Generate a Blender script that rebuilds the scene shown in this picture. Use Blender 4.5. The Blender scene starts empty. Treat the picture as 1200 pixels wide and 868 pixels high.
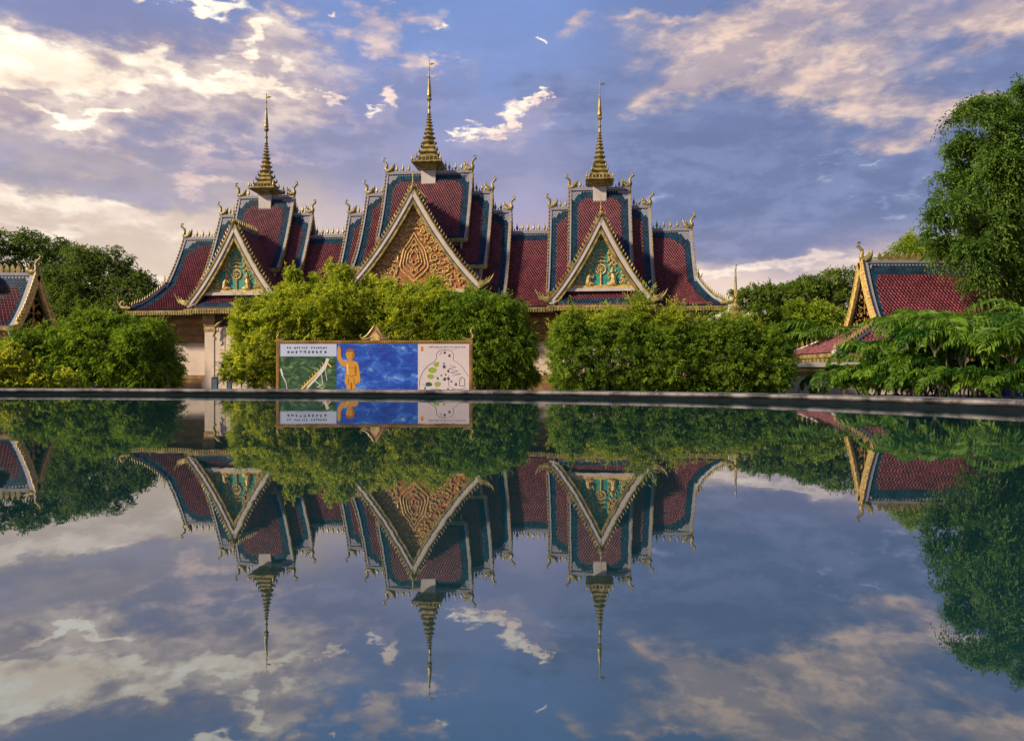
import bpy, math, random
import numpy as np
from mathutils import Vector, Matrix

# ------------------------------------------------------------------ camera
C = bpy.context.scene.collection
SC = bpy.context.scene
F = 867.0
CAMZ = 0.43
cam_d = bpy.data.cameras.new('camera')
cam = bpy.data.objects.new('camera', cam_d); C.objects.link(cam)
cam.location = (0, 0, CAMZ); cam.rotation_euler = (math.pi/2, 0, 0)
cam_d.sensor_width = 36; cam_d.lens = 36*F/1200; cam_d.shift_y = 5/1200
cam_d.clip_start = 0.05; cam_d.clip_end = 6000
SC.camera = cam

# ------------------------------------------------------------------ sun
SUN = Vector((-0.78, -0.34, 0.50)).normalized()
sd = bpy.data.lights.new('sun', 'SUN'); so = bpy.data.objects.new('sun', sd); C.objects.link(so)
so.rotation_euler = SUN.to_track_quat('Z', 'Y').to_euler()
sd.energy = 5.0; sd.angle = math.radians(4.0); sd.color = (1.0, 0.82, 0.60)

# ------------------------------------------------------------------ exposure
SC.view_settings.view_transform = 'Standard'; SC.view_settings.look = 'None'
SC.view_settings.exposure = 0.4; SC.view_settings.gamma = 1.0
SC.view_settings.use_curve_mapping = False
SC.cycles.use_denoising = True
SC.cycles.max_bounces = 5; SC.cycles.diffuse_bounces = 3; SC.cycles.transparent_max_bounces = 4
SC.cycles.sample_clamp_indirect = 6.0

def lin(r, g, b):
    f = lambda c: (c/255/12.92) if c/255 <= .04045 else ((c/255+.055)/1.055)**2.4
    return (f(r), f(g), f(b), 1.0)

# ------------------------------------------------------------------ node helper
class NT:
    def __init__(s, nt): s.nt = nt; s.n = nt.nodes; s.l = nt.links
    def new(s, t, **k):
        n = s.n.new(t)
        for a, b in k.items(): setattr(n, a, b)
        return n
    def put(s, sock, v):
        if v is None: return
        if hasattr(v, 'is_output') or isinstance(v, bpy.types.NodeSocket): s.l.new(v, sock)
        else: sock.default_value = v
    def m(s, op, a, b=None, c=None, clamp=False):
        n = s.new('ShaderNodeMath', operation=op); n.use_clamp = clamp
        s.put(n.inputs[0], a); s.put(n.inputs[1], b)
        if c is not None: s.put(n.inputs[2], c)
        return n.outputs[0]
    def vm(s, op, a, b):
        n = s.new('ShaderNodeVectorMath', operation=op); s.put(n.inputs[0], a); s.put(n.inputs[1], b)
        return n.outputs[0]
    def smooth(s, v, lo, hi):
        n = s.new('ShaderNodeMapRange', interpolation_type='SMOOTHSTEP')
        s.put(n.inputs[0], v); n.inputs[1].default_value = lo; n.inputs[2].default_value = hi
        return n.outputs[0]
    def ramp(s, v, stops):
        n = s.new('ShaderNodeValToRGB'); s.put(n.inputs[0], v); e = n.color_ramp.elements
        while len(e) < len(stops): e.new(0.5)
        for q, (p, c) in zip(e, stops): q.position = p; q.color = c
        return n.outputs[0]
    def mix(s, f, a, b, bt='MIX'):
        n = s.new('ShaderNodeMix', data_type='RGBA', blend_type=bt)
        s.put(n.inputs[0], f); s.put(n.inputs[6], a); s.put(n.inputs[7], b)
        return n.outputs[2]
    def noise(s, vec, scale, detail=4, rough=.5, dist=0.0):
        n = s.new('ShaderNodeTexNoise'); s.put(n.inputs['Vector'], vec)
        n.inputs['Scale'].default_value = scale; n.inputs['Detail'].default_value = detail
        n.inputs['Roughness'].default_value = rough; n.inputs['Distortion'].default_value = dist
        return n.outputs['Fac']

# ------------------------------------------------------------------ sky (world)
W = bpy.data.worlds.new('World'); SC.world = W; W.use_nodes = True
W.cycles.sampling_method = 'MANUAL'; W.cycles.sample_map_resolution = 512
w = NT(W.node_tree); w.n.clear()
wout = w.new('ShaderNodeOutputWorld'); bg = w.new('ShaderNodeBackground')
bg.inputs[1].default_value = 0.078
w.l.new(bg.outputs[0], wout.inputs[0])
nish = w.new('ShaderNodeTexSky', sky_type='NISHITA'); nish.sun_disc = False
nish.sun_elevation = math.asin(SUN.z); nish.sun_rotation = math.atan2(SUN.x, SUN.y)
nish.dust_density = 2.0
tc = w.new('ShaderNodeTexCoord'); sp = w.new('ShaderNodeSeparateXYZ'); w.l.new(tc.outputs['Generated'], sp.inputs[0])
X, Y, Z = sp.outputs
az = w.m('ARCTAN2', X, Y); el = w.m('ARCSINE', Z)
dirv = tc.outputs['Generated']
st = w.new('ShaderNodeMapping'); w.l.new(dirv, st.inputs[0]); st.inputs['Scale'].default_value = (1, 1, 2.3)
sv = st.outputs[0]
n_big = w.noise(sv, 3.2, 5, .55, .3)
n_mid = w.noise(sv, 8.5, 7, .58, .25)
n_soft = w.noise(sv, 5.5, 5, .5, .35)
n_soft2 = w.noise(sv, 7.5, 9, .56, .6)
n_fine = w.noise(sv, 26, 7, .6, .2)
n_tex = w.m('ADD', w.m('MULTIPLY', n_mid, .65), w.m('MULTIPLY', n_fine, .35))
# sun-side offset copy for cloud modelling
off = w.vm('ADD', sv, (-.018, -.0, .035))
n_off = w.m('ADD', w.m('MULTIPLY', w.noise(off, 8.5, 7, .58, .25), .65), w.m('MULTIPLY', w.noise(off, 26, 7, .6, .2), .35))
relief = w.smooth(w.m('SUBTRACT', n_tex, n_off), -.07, .10)
eln = w.m('DIVIDE', el, 1.5708, clamp=True)
elw = w.m('ADD', eln, w.m('MULTIPLY', w.m('SUBTRACT', n_big, .5), .09))
L = w.ramp(elw, [(0, lin(230, 204, 172)), (.07, lin(226, 202, 178)), (.12, lin(214, 192, 176)), (.165, lin(184, 170, 178)), (.21, lin(142, 138, 176)),
                 (.29, lin(104, 130, 188)), (.55, lin(78, 106, 168)), (1, lin(60, 80, 140))])
R = w.ramp(elw, [(0, lin(226, 200, 184)), (.075, lin(228, 202, 186)), (.098, lin(176, 162, 182)), (.125, lin(104, 118, 160)), (.17, lin(100, 120, 166)),
                 (.22, lin(106, 124, 174)), (.29, lin(98, 122, 178)), (.55, lin(78, 104, 162)), (1, lin(60, 80, 140))])
Mx = w.ramp(elw, [(0, lin(222, 200, 190)), (.09, lin(206, 186, 192)), (.13, lin(180, 165, 190)), (.18, lin(146, 148, 190)), (.24, lin(116, 140, 200)),
                  (.29, lin(104, 138, 204)), (.55, lin(84, 106, 170)), (1, lin(60, 80, 140))])
azw = w.m('ADD', az, w.m('MULTIPLY', w.m('SUBTRACT', n_mid, .5), .25))
base = w.mix(w.smooth(azw, -.42, -.08), L, Mx)
base = w.mix(w.smooth(azw, .02, .24), base, R)
# behind the camera: plain violet evening sky
base = w.mix(w.smooth(w.m('ABSOLUTE', az), 1.0, 2.2), base, w.ramp(elw, [(0, lin(190, 172, 176)), (.25, lin(128, 134, 176)), (.6, lin(96, 114, 170)), (1, lin(60, 80, 140))]))
col = w.vm('MULTIPLY', base, (10, 10, 10))
nishc = w.vm('MULTIPLY', nish.outputs[0], (.55, .55, .55))
col = w.mix(.06, col, nishc)
def ang(x, y):
    a = math.atan((x-600)/F); return a, math.atan((439-y)/F*math.cos(a))
wc = w.new('ShaderNodeTexNoise'); w.l.new(sv, wc.inputs['Vector']); wc.inputs['Scale'].default_value = 7; wc.inputs['Detail'].default_value = 3
wf = w.new('ShaderNodeTexNoise'); w.l.new(sv, wf.inputs['Vector']); wf.inputs['Scale'].default_value = 30; wf.inputs['Detail'].default_value = 5; wf.inputs['Roughness'].default_value = .6
def xyz(n): q = w.new('ShaderNodeSeparateXYZ'); w.l.new(n.outputs['Color'], q.inputs[0]); return q.outputs
wcx, wfx = xyz(wc), xyz(wf)
def warp(v, i, a, b): return w.m('ADD', w.m('ADD', v, w.m('MULTIPLY', w.m('SUBTRACT', wcx[i], .5), a)), w.m('MULTIPLY', w.m('SUBTRACT', wfx[i], .5), b))
AZ1, EL1 = warp(az, 0, .30, .10), warp(el, 1, .13, .06)       # broad ragged masses
AZ2, EL2 = warp(az, 0, .04, .075), warp(el, 1, .03, .060)      # small crisp cumuli
def blob(px, py, rx, ry, tilt=0.0, A=None, E=None):
    a0, e0 = ang(px, py); ra, re = rx/F, ry/F
    da = w.m('SUBTRACT', A, a0); de = w.m('SUBTRACT', E, e0)
    c_, s_ = math.cos(tilt), math.sin(tilt)
    u = w.m('ADD', w.m('MULTIPLY', da, c_/ra), w.m('MULTIPLY', de, s_/ra))
    v = w.m('ADD', w.m('MULTIPLY', de, c_/re), w.m('MULTIPLY', da, -s_/re))
    return w.m('EXPONENT', w.m('MULTIPLY', w.m('ADD', w.m('MULTIPLY', u, u), w.m('MULTIPLY', v, v)), -1.0))
def blobs(lst, A=None, E=None):
    r = None
    for b in lst:
        b = tuple(b)+((0,) if len(b) < 5 else ()); g = blob(*b, A or AZ1, E or EL1)
        r = g if r is None else w.m('SUBTRACT', w.m('ADD', r, g), w.m('MULTIPLY', r, g))
    return r
def cloud(col, field, k, lo, hi, lit, dark, op=1.0, tex=None, rel=None):
    d = w.m('ADD', field, w.m('MULTIPLY', w.m('SUBTRACT', tex or n_tex, .5), k))
    a = w.m('MULTIPLY', w.smooth(d, lo, hi), op)
    a = w.m('MULTIPLY', a, w.smooth(field, .02, .22))
    sh = w.m('ADD', w.m('MULTIPLY', relief, .6), w.m('MULTIPLY', w.smooth(d, lo, hi+.35), .4)) if rel is None else rel
    cc = w.mix(sh, tuple(10*x for x in lin(*dark)[:3])+(1,), tuple(10*x for x in lin(*lit)[:3])+(1,))
    return w.mix(a, col, cc)
# slate and violet banks
col = cloud(col, blobs([(240, 175, 200, 42), (80, 215, 200, 26), (500, 105, 90, 34), (540, 210, 150, 46), (380, 165, 90, 30)]), 1.6, .22, 1.1, (150, 148, 182), (116, 124, 166), .75)
col = cloud(col, blobs([(810, 165, 170, 66), (1000, 235, 240, 60), (690, 125, 60, 24), (900, 270, 150, 30), (1080, 90, 140, 60)]), 1.0, .12, 1.0, (118, 132, 176), (92, 110, 158), .85, n_soft)
# broad peach masses, upper right and beside the central spire
col = cloud(col, blobs([(860, 50, 85, 42, .25), (960, 25, 150, 42), (925, 95, 120, 34, -.3), (1010, 110, 90, 22, -.3), (1085, 152, 60, 16, .25), (1150, 18, 100, 26), (800, 78, 36, 14, .6), (775, 15, 60, 12)]), 1.7, .26, 1.1, (244, 208, 180), (146, 140, 168), .88, n_soft2)
col = cloud(col, blobs([(465, 50, 44, 22, -.2), (440, 12, 46, 12), (320, 188, 80, 14), (250, 210, 60, 12), (520, 78, 26, 8)]), 1.6, .35, 1.0, (238, 206, 186), (170, 156, 180), .8)
# bright cream field, upper left, over a brownish veil
col = cloud(col, blobs([(60, 95, 120, 46), (180, 100, 120, 38), (290, 95, 90, 26), (120, 140, 150, 20), (330, 50, 60, 20)]), 1.3, .18, .8, (226, 204, 190), (168, 152, 168), .9)
col = cloud(col, blobs([(40, 66, 60, 20), (95, 95, 60, 16), (165, 74, 60, 13, -.2), (230, 98, 60, 13, -.1), (110, 141, 75, 7), (215, 3, 60, 8), (310, 52, 46, 9, .25), (290, 88, 50, 10), (10, 100, 40, 14)]), 2.2, .38, .95, (255, 250, 232), (250, 222, 192), .97)
# glow low over the trees
col = cloud(col, blobs([(10, 278, 80, 12), (150, 322, 80, 14), (880, 320, 130, 13), (60, 250, 170, 16), (1040, 318, 60, 12)]), 1.2, .3, 1.0, (255, 238, 216), (228, 204, 192), .85)
# crisp small cumuli with soft lilac skirts
cum = [(530, 154, 12, 6), (553, 153, 15, 7), (580, 150, 17, 8), (602, 138, 11, 14), (622, 122, 16, 7, .45), (642, 113, 12, 4, .2)]
cu2 = [(457, 120, 8, 12, .7), (441, 131, 10, 6), (398, 121, 14, 6, -.5), (380, 110, 10, 4), (516, 33, 10, 5), (385, 20, 8, 5), (636, 47, 6, 4)]
col = cloud(col, blobs([(x+4, y+12, a*1.9, b*1.8, t[0] if t else 0) for x, y, a, b, *t in cum[1:]+cu2[:3]], AZ2, EL2), 1.0, .25, 1.2, (206, 186, 196), (160, 152, 186), .6, n_soft)
col = cloud(col, blobs(cum, AZ2, EL2), 1.1, .34, .92, (255, 247, 230), (240, 206, 190), 1.0)
col = cloud(col, blobs(cu2, AZ2, EL2), 1.2, .36, 1.0, (255, 246, 228), (236, 204, 192), .95)
col = cloud(col, blobs([(1000, 185, 22, 9), (1020, 212, 20, 7, .4), (1075, 232, 20, 12), (770, 225, 26, 20), (990, 200, 12, 5)]), 1.8, .45, 1.3, (184, 190, 214), (136, 146, 190), .75)
wisp = w.m('ADD', w.m('MULTIPLY', w.m('SUBTRACT', n_tex, .5), .55), 1.10)
wv = w.new('ShaderNodeCombineXYZ'); [w.put(wv.inputs[i], wisp) for i in range(3)]
col = w.vm('MULTIPLY', col, wv.outputs[0])
hs_ = w.new('ShaderNodeHueSaturation'); hs_.inputs['Saturation'].default_value = .88; w.l.new(col, hs_.inputs['Color']); col = hs_.outputs[0]
w.l.new(col, bg.inputs[0])
SKYCOL = col

# ------------------------------------------------------------------ materials
def mat(name, color, rough=.6, metal=0.0, var=0.12, scale=3.0, bump=0.0, bscale=40, col2=None, attr=None, spec=.5, coat=0.0):
    m = bpy.data.materials.new(name); m.use_nodes = True
    t = NT(m.node_tree); p = m.node_tree.nodes['Principled BSDF']
    c1 = color if len(color) == 4 else tuple(color)+(1,)
    c2 = (tuple(col2)+(1,))[:4] if col2 else tuple(x*(1-var*2.2) for x in c1[:3])+(1,)
    co = t.new('ShaderNodeTexCoord')
    nz = t.noise(co.outputs['Object'], scale, 5, .6)
    f = t.smooth(nz, .32, .68)
    c = t.mix(f, c1, c2)
    if attr:
        a = t.new('ShaderNodeAttribute'); a.attribute_name = attr
        g = t.new('ShaderNodeMapRange'); t.put(g.inputs[0], a.outputs['Fac']); g.inputs[3].default_value = .55; g.inputs[4].default_value = 1.45
        vv = t.new('ShaderNodeCombineXYZ'); [t.put(vv.inputs[i], g.outputs[0]) for i in range(3)]
        c = t.vm('MULTIPLY', c, vv.outputs[0])
    t.put(p.inputs['Base Color'], c)
    p.inputs['Roughness'].default_value = rough; p.inputs['Metallic'].default_value = metal
    p.inputs['Specular IOR Level'].default_value = spec
    p.inputs['Coat Weight'].default_value = coat
    if bump:
        b = t.new('ShaderNodeBump'); b.inputs['Strength'].default_value = bump; b.inputs['Distance'].default_value = .02
        t.put(b.inputs['Height'], t.noise(co.outputs['Object'], bscale, 4)); t.put(p.inputs['Normal'], b.outputs[0])
    return m
M = {}
M['red_tile'] = mat('glazed_red_tile', (.135, .017, .030), .45, 0, .25, .6, attr='v', spec=.3)
M['teal_tile'] = mat('glazed_teal_tile', (.009, .048, .082), .5, 0, .15, .6, attr='v', spec=.15)
M['white_tile'] = mat('pale_ridge_plaster', (.27, .27, .31), .6, 0, .08, 1.5)
M['tile_edge'] = mat('tile_edge_glint', (.24, .062, .080), .5, 0, .2, .8, attr='v')  # glints along the tile edges, painted in as a lighter pink
M['tile_bed'] = mat('tile_bed', (.10, .03, .04), .8)
M['white'] = mat('white_plaster', (.56, .50, .46), .65, 0, .08, 1.2, bump=.3, bscale=12)
M['gold'] = mat('gold_leaf', (.40, .31, .095), .5, .25, .3, 2.5, bump=.6, bscale=14)
M['gold_carved'] = mat('carved_gold', (.74, .52, .17), .55, .1, .25, 6, bump=.5, bscale=20)
M['gold_brown'] = mat('brown_gold_paint', (.42, .25, .07), .5, .2, .25, 2.0, bump=.8, bscale=9)
M['dark_wood'] = mat('dark_red_timber', (.055, .022, .014), .6, 0, .2, 2)
M['cream'] = mat('cream_wall', (.68, .56, .44), .75, 0, .07, .7, bump=.2, bscale=18)
M['brown_step'] = mat('brown_moulding', (.27, .15, .065), .55, 0, .2, 1.5)
M['ped_red'] = mat('crimson_pediment', (.44, .13, .045), .5, 0, .2, 3)
M['ped_teal'] = mat('turquoise_pediment', (.06, .33, .25), .45, 0, .2, 3)
M['stone'] = mat('granite_coping', (.24, .215, .20), .6, 0, .45, 1.6, bump=.35, bscale=60)
M['pool_dark'] = mat('dark_pool_tile', (.006, .009, .012), .85, 0, .2, 4, spec=.1)
M['grass'] = mat('lawn_grass', (.05, .075, .02), .9, 0, .25, .8, bump=.6, bscale=30)
M['paving'] = mat('garden_paving', (.24, .21, .18), .8, 0, .15, 1.2, bump=.3)
M['bark'] = mat('tree_bark', (.085, .06, .042), .9, 0, .25, 4, bump=.8, bscale=20)
M['cane'] = mat('pale_palm_cane', (.22, .22, .13), .6, 0, .25, 5)
M['black'] = mat('dark_metal', (.02, .022, .026), .35, .4, .1)
M['pink'] = mat('rose_render', (.42, .17, .15), .7, 0, .1, 1)

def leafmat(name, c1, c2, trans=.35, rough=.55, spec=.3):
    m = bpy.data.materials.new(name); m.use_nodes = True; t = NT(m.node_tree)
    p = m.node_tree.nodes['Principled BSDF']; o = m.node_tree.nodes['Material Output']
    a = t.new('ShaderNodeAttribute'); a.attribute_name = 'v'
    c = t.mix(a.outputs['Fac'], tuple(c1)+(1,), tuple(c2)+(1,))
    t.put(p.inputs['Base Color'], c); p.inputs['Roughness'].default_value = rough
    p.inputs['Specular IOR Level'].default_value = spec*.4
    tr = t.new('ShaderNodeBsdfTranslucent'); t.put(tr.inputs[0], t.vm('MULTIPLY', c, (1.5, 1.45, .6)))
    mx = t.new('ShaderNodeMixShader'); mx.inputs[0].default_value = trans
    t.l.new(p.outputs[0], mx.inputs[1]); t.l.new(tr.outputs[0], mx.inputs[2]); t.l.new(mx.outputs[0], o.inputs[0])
    return m
M['lf_bamboo'] = leafmat('bamboo_leaf', (.075, .155, .016), (.62, .66, .085), .55)
M['lf_hedge'] = leafmat('hedge_leaf', (.032, .100, .014), (.31, .44, .05), .5)
M['lf_far'] = leafmat('far_tree_leaf', (.040, .085, .024), (.17, .24, .05), .455)
M['lf_big'] = leafmat('fig_leaf', (.036, .098, .020), (.20, .31, .055), .5)
M['lf_rain'] = leafmat('rain_tree_leaf', (.04, .10, .018), (.24, .33, .045), .45)
M['lf_light'] = leafmat('light_tree_leaf', (.08, .17, .015), (.42, .50, .05), .5)
M['lf_palm'] = leafmat('palm_leaflet', (.018, .085, .012), (.20, .34, .035), .5, .4, .45)
M['lf_shrub'] = leafmat('broad_shrub_leaf', (.10, .18, .02), (.50, .52, .06), .45, .4, .45)
M['lf_dry'] = leafmat('yellow_palm_leaf', (.25, .22, .03), (.35, .30, .05), .35)

# ------------------------------------------------------------------ mesh helper
class MB:
    def __init__(s): s.v = []; s.f = []; s.m = []; s.a = []
    def add(s, vs, fs, mi=0, a=.5):
        k = len(s.v); s.v += [tuple(p) for p in vs]
        for f in fs: s.f.append(tuple(i+k for i in f)); s.m.append(mi); s.a.append(a)
    def box(s, x0, x1, y0, y1, z0, z1, mi=0):
        s.add([(x0, y0, z0), (x1, y0, z0), (x1, y1, z0), (x0, y1, z0), (x0, y0, z1), (x1, y0, z1), (x1, y1, z1), (x0, y1, z1)],
              [(0, 3, 2, 1), (4, 5, 6, 7), (0, 1, 5, 4), (1, 2, 6, 5), (2, 3, 7, 6), (3, 0, 4, 7)], mi)
    def tube(s, pts, rad, n=6, mi=0, sx=1.0, sy=1.0, plane=None):
        pts = [Vector(p) for p in pts]; rings = []
        if not hasattr(rad, '__len__'): rad = [rad]*len(pts)
        vs = []; fs = []
        for i, p in enumerate(pts):
            t = (pts[min(i+1, len(pts)-1)]-pts[max(i-1, 0)])
            if t.length < 1e-7: t = Vector((0, 0, 1))
            t.normalize()
            up = Vector(plane) if plane else (Vector((0, 0, 1)) if abs(t.z) < .9 else Vector((0, 1, 0)))
            a = t.cross(up)
            if a.length < 1e-5: a = t.cross(Vector((1, 0, 0)))
            a.normalize(); b = a.cross(t)
            for k in range(n):
                th = 2*math.pi*k/n
                vs.append(p + a*(math.cos(th)*rad[i]*sx) + b*(math.sin(th)*rad[i]*sy))
        for i in range(len(pts)-1):
            for k in range(n):
                fs.append((i*n+k, i*n+(k+1) % n, (i+1)*n+(k+1) % n, (i+1)*n+k))
        fs.append(tuple(range(n-1, -1, -1))); fs.append(tuple(range((len(pts)-1)*n, len(pts)*n)))
        s.add(vs, fs, mi)
    def lathe(s, prof, n=12, c=(0, 0, 0), mi=0, rot=0.0):
        vs = []; fs = []
        for r, z in prof:
            for k in range(n):
                th = 2*math.pi*k/n+rot; vs.append((c[0]+r*math.cos(th), c[1]+r*math.sin(th), c[2]+z))
        for i in range(len(prof)-1):
            for k in range(n): fs.append((i*n+k, i*n+(k+1) % n, (i+1)*n+(k+1) % n, (i+1)*n+k))
        fs.append(tuple(range(n-1, -1, -1))); fs.append(tuple(range((len(prof)-1)*n, len(prof)*n)))
        s.add(vs, fs, mi)
    def prism(s, poly, y0, y1, mi=0, tr=None):
        """poly: (x, z) outline, extruded along y; tr maps (x,y,z)"""
        n = len(poly); tr = tr or (lambda x, y, z: (x, y, z))
        vs = [tr(x, y0, z) for x, z in poly]+[tr(x, y1, z) for x, z in poly]
        fs = [tuple(range(n)), tuple(range(2*n-1, n-1, -1))]+[(i, i+n, (i+1) % n+n, (i+1) % n) for i in range(n)]
        s.add(vs, fs, mi)
    def strip(s, pts, o0, o1, y0, y1, mi=0, tr=None):
        """a band beside a curve pts (x,z), between offsets o0..o1 (left normal), extruded y0..y1"""
        nn = []
        for i in range(len(pts)):
            a = pts[max(i-1, 0)]; b = pts[min(i+1, len(pts)-1)]
            dx, dz = b[0]-a[0], b[1]-a[1]; l = math.hypot(dx, dz) or 1
            nn.append((-dz/l, dx/l))
        A = [(p[0]+n[0]*o0, p[1]+n[1]*o0) for p, n in zip(pts, nn)]
        B = [(p[0]+n[0]*o1, p[1]+n[1]*o1) for p, n in zip(pts, nn)]
        s.prism_strip(A, B, y0, y1, mi, tr)
    def prism_strip(s, A, B, y0, y1, mi=0, tr=None):
        tr = tr or (lambda x, y, z: (x, y, z)); n = len(A)
        vs = [tr(x, y0, z) for x, z in A]+[tr(x, y0, z) for x, z in B]+[tr(x, y1, z) for x, z in A]+[tr(x, y1, z) for x, z in B]
        fs = []
        for i in range(n-1):
            fs += [(i, i+1, n+i+1, n+i), (2*n+i, 3*n+i, 3*n+i+1, 2*n+i+1), (i, 2*n+i, 2*n+i+1, i+1), (n+i, n+i+1, 3*n+i+1, 3*n+i)]
        fs += [(0, n, 3*n, 2*n), (n-1, 3*n-1, 4*n-1, 2*n-1)]
        s.add(vs, fs, mi)
    def build(s, name, mats, parent=None, smooth=False):
        me = bpy.data.meshes.new(name); me.from_pydata(s.v, [], s.f)
        for m_ in (mats if isinstance(mats, (list, tuple)) else [mats]): me.materials.append(M[m_] if isinstance(m_, str) else m_)
        me.polygons.foreach_set('material_index', s.m)
        at = me.attributes.new('v', 'FLOAT', 'FACE'); at.data.foreach_set('value', s.a)
        if smooth: me.polygons.foreach_set('use_smooth', [True]*len(s.f))
        me.update()
        o = bpy.data.objects.new(name, me); C.objects.link(o)
        if parent: o.parent = parent
        return o

def tag(o, label=None, cat=None, group=None, kind=None):
    if label: o['label'] = label
    if cat: o['category'] = cat
    if group: o['group'] = group
    if kind: o['kind'] = kind
    return o
def empty(name, loc, rz, label, cat, group=None):
    o = bpy.data.objects.new(name, None); C.objects.link(o); o.location = loc; o.rotation_euler = (0, 0, rz)
    o.empty_display_size = .2
    return tag(o, label, cat, group)
def copy_tree(o, parent=None):
    c = o.copy(); C.objects.link(c); c.parent = parent
    for ch in list(o.children): copy_tree(ch, c)
    return c
GZ = -1.00        # garden ground
WZ = -0.17        # water level
def at(x, y, D): return ((x-600)/F*D, D, CAMZ+(439-y)/F*D)
# ------------------------------------------------------------------ ground, pool
g = MB(); g.add([(-3000, -3000, GZ), (3000, -3000, GZ), (3000, 3000, GZ), (-3000, 3000, GZ)], [(0, 1, 2, 3)])
tag(g.build('ground', 'grass'), kind='structure')
g = MB(); g.add([(-60, 33, GZ+.012), (60, 33, GZ+.012), (60, 100, GZ+.012), (-60, 100, GZ+.012)], [(0, 1, 2, 3)])
tag(g.build('paved_court', 'paving'), kind='structure')

ctrl = [(-24, 22.2), (-16, 23.0), (-9, 22.0), (-2.35, 20.5), (.89, 19.4), (3.6, 18.0), (5.7, 16.35), (7.25, 14.2), (8.45, 12.0), (9.4, 9.0), (9.9, 5.0), (9.9, 1), (9.0, -2.5), (5, -5),
        (-6, -6), (-20, -5), (-28, 0), (-32, 8), (-31, 17)]
def catmull(P, k=10, closed=True):
    out = []; n = len(P)
    for i in range(n if closed else n-1):
        p0, p1, p2, p3 = [Vector(P[(i+j) % n] if closed else P[max(0, min(n-1, i+j))]) for j in (-1, 0, 1, 2)]
        for j in range(k):
            t = j/k; out.append(.5*((2*p1)+(p2-p0)*t+(2*p0-5*p1+4*p2-p3)*t*t+(3*p1-p0-3*p2+p3)*t**3))
    if not closed: out.append(Vector(P[-1]))
    return out
rim = catmull(ctrl, 12)
n_r = len(rim)
def normal2(P, i):
    d = P[(i+1) % len(P)]-P[(i-1) % len(P)]; d.normalize(); return Vector((-d.y, d.x))
nrm = [normal2(rim, i) for i in range(n_r)]
cen = Vector((-8, 8))
if (rim[0]+nrm[0]-cen).length < (rim[0]-cen).length: nrm = [-x for x in nrm]
def ring(sec, name, mats, gap=False, mi=None):
    mb = MB(); k = len(sec); d = 0; segs = []; cur = [0]
    for i in range(n_r):
        j = (i+1) % n_r; d += (rim[j]-rim[i]).length; cur.append(j)
        if gap and d > 1.9: segs.append(cur); cur = [j]; d = 0
    segs.append(cur)
    for sg in segs:
        vs = []
        for q, i in enumerate(sg):
            p, nn = rim[i], nrm[i]
            tn = Vector((-nn.y, nn.x)); sh = 0
            if gap: sh = .004 if q == 0 else (-.004 if q == len(sg)-1 else 0)
            dirn = (rim[(i+1) % n_r]-rim[i]).normalized()
            for o, z in sec: vs.append((p.x+nn.x*o+dirn.x*sh, p.y+nn.y*o+dirn.y*sh, z))
        fs = []
        for q in range(len(sg)-1):
            for a in range(k): fs.append((q*k+a, q*k+(a+1) % k, (q+1)*k+(a+1) % k, (q+1)*k+a))
        if gap: fs += [tuple(range(k)), tuple(range((len(sg)-1)*k, len(sg)*k))]
        mb.add(vs, fs, 0, random.random())
    return mb.build(name, mats, smooth=False)
# rounded coping lip, dark inner wall, outer retaining wall
sec = [(-.05, -.075), (-.068, -.05), (-.066, -.03), (-.052, -.01), (-.03, -.001), (.0, 0), (.85, -.0), (.87, -.02), (.87, -.10), (.0, -.10)]
tag(ring(sec, 'coping', 'stone', True), kind='structure')
tag(ring([(0, -.104), (0, -1.3), (.30, -1.3), (.30, -.104)], 'pool_wall', 'pool_dark'), kind='structure')
tag(ring([(.305, -.104), (.305, -1.3), (.80, -1.3), (.80, -.104)], 'pool_outer_wall', 'stone'), kind='structure')
tag(ring([(-.10, -.40), (-.10, -.150), (-.002, -.148), (-.002, -.40)], 'pool_ledge', 'stone'), kind='structure') if False else None
wm = bpy.data.materials.new('still_pool_water'); wm.use_nodes = True; t = NT(wm.node_tree); t.n.clear()
o_ = t.new('ShaderNodeOutputMaterial'); gl = t.new('ShaderNodeBsdfGlossy'); gl.inputs['Color'].default_value = (.70, .71, .75, 1); gl.inputs['Roughness'].default_value = .012
df = t.new('ShaderNodeBsdfDiffuse'); df.inputs['Color'].default_value = (.008, .050, .055, 1)
fr = t.new('ShaderNodeLayerWeight'); fr.inputs[0].default_value = .5
tcw = t.new('ShaderNodeTexCoord'); mp = t.new('ShaderNodeMapping'); t.l.new(tcw.outputs['Object'], mp.inputs[0]); mp.inputs['Scale'].default_value = (1.0, .55, 1)
bp = t.new('ShaderNodeBump'); bp.inputs['Strength'].default_value = .03; bp.inputs['Distance'].default_value = .01
t.put(bp.inputs['Height'], t.noise(mp.outputs[0], 5.0, 3)); t.l.new(bp.outputs[0], gl.inputs['Normal'])
fac = t.new('ShaderNodeMapRange'); t.put(fac.inputs[0], fr.outputs['Facing']); fac.inputs[1].default_value = .5; fac.inputs[2].default_value = 1.0
fac.inputs[3].default_value = .34; fac.inputs[4].default_value = .87
mx = t.new('ShaderNodeMixShader'); t.put(mx.inputs[0], fac.outputs[0]); t.l.new(df.outputs[0], mx.inputs[1]); t.l.new(gl.outputs[0], mx.inputs[2]); t.l.new(mx.outputs[0], o_.inputs[0])
wb = MB(); wb.add([(p.x+q.x*.02, p.y+q.y*.02, WZ) for p, q in zip(rim, nrm)], [tuple(range(n_r))])
tag(wb.build('water', wm), kind='structure')

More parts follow.
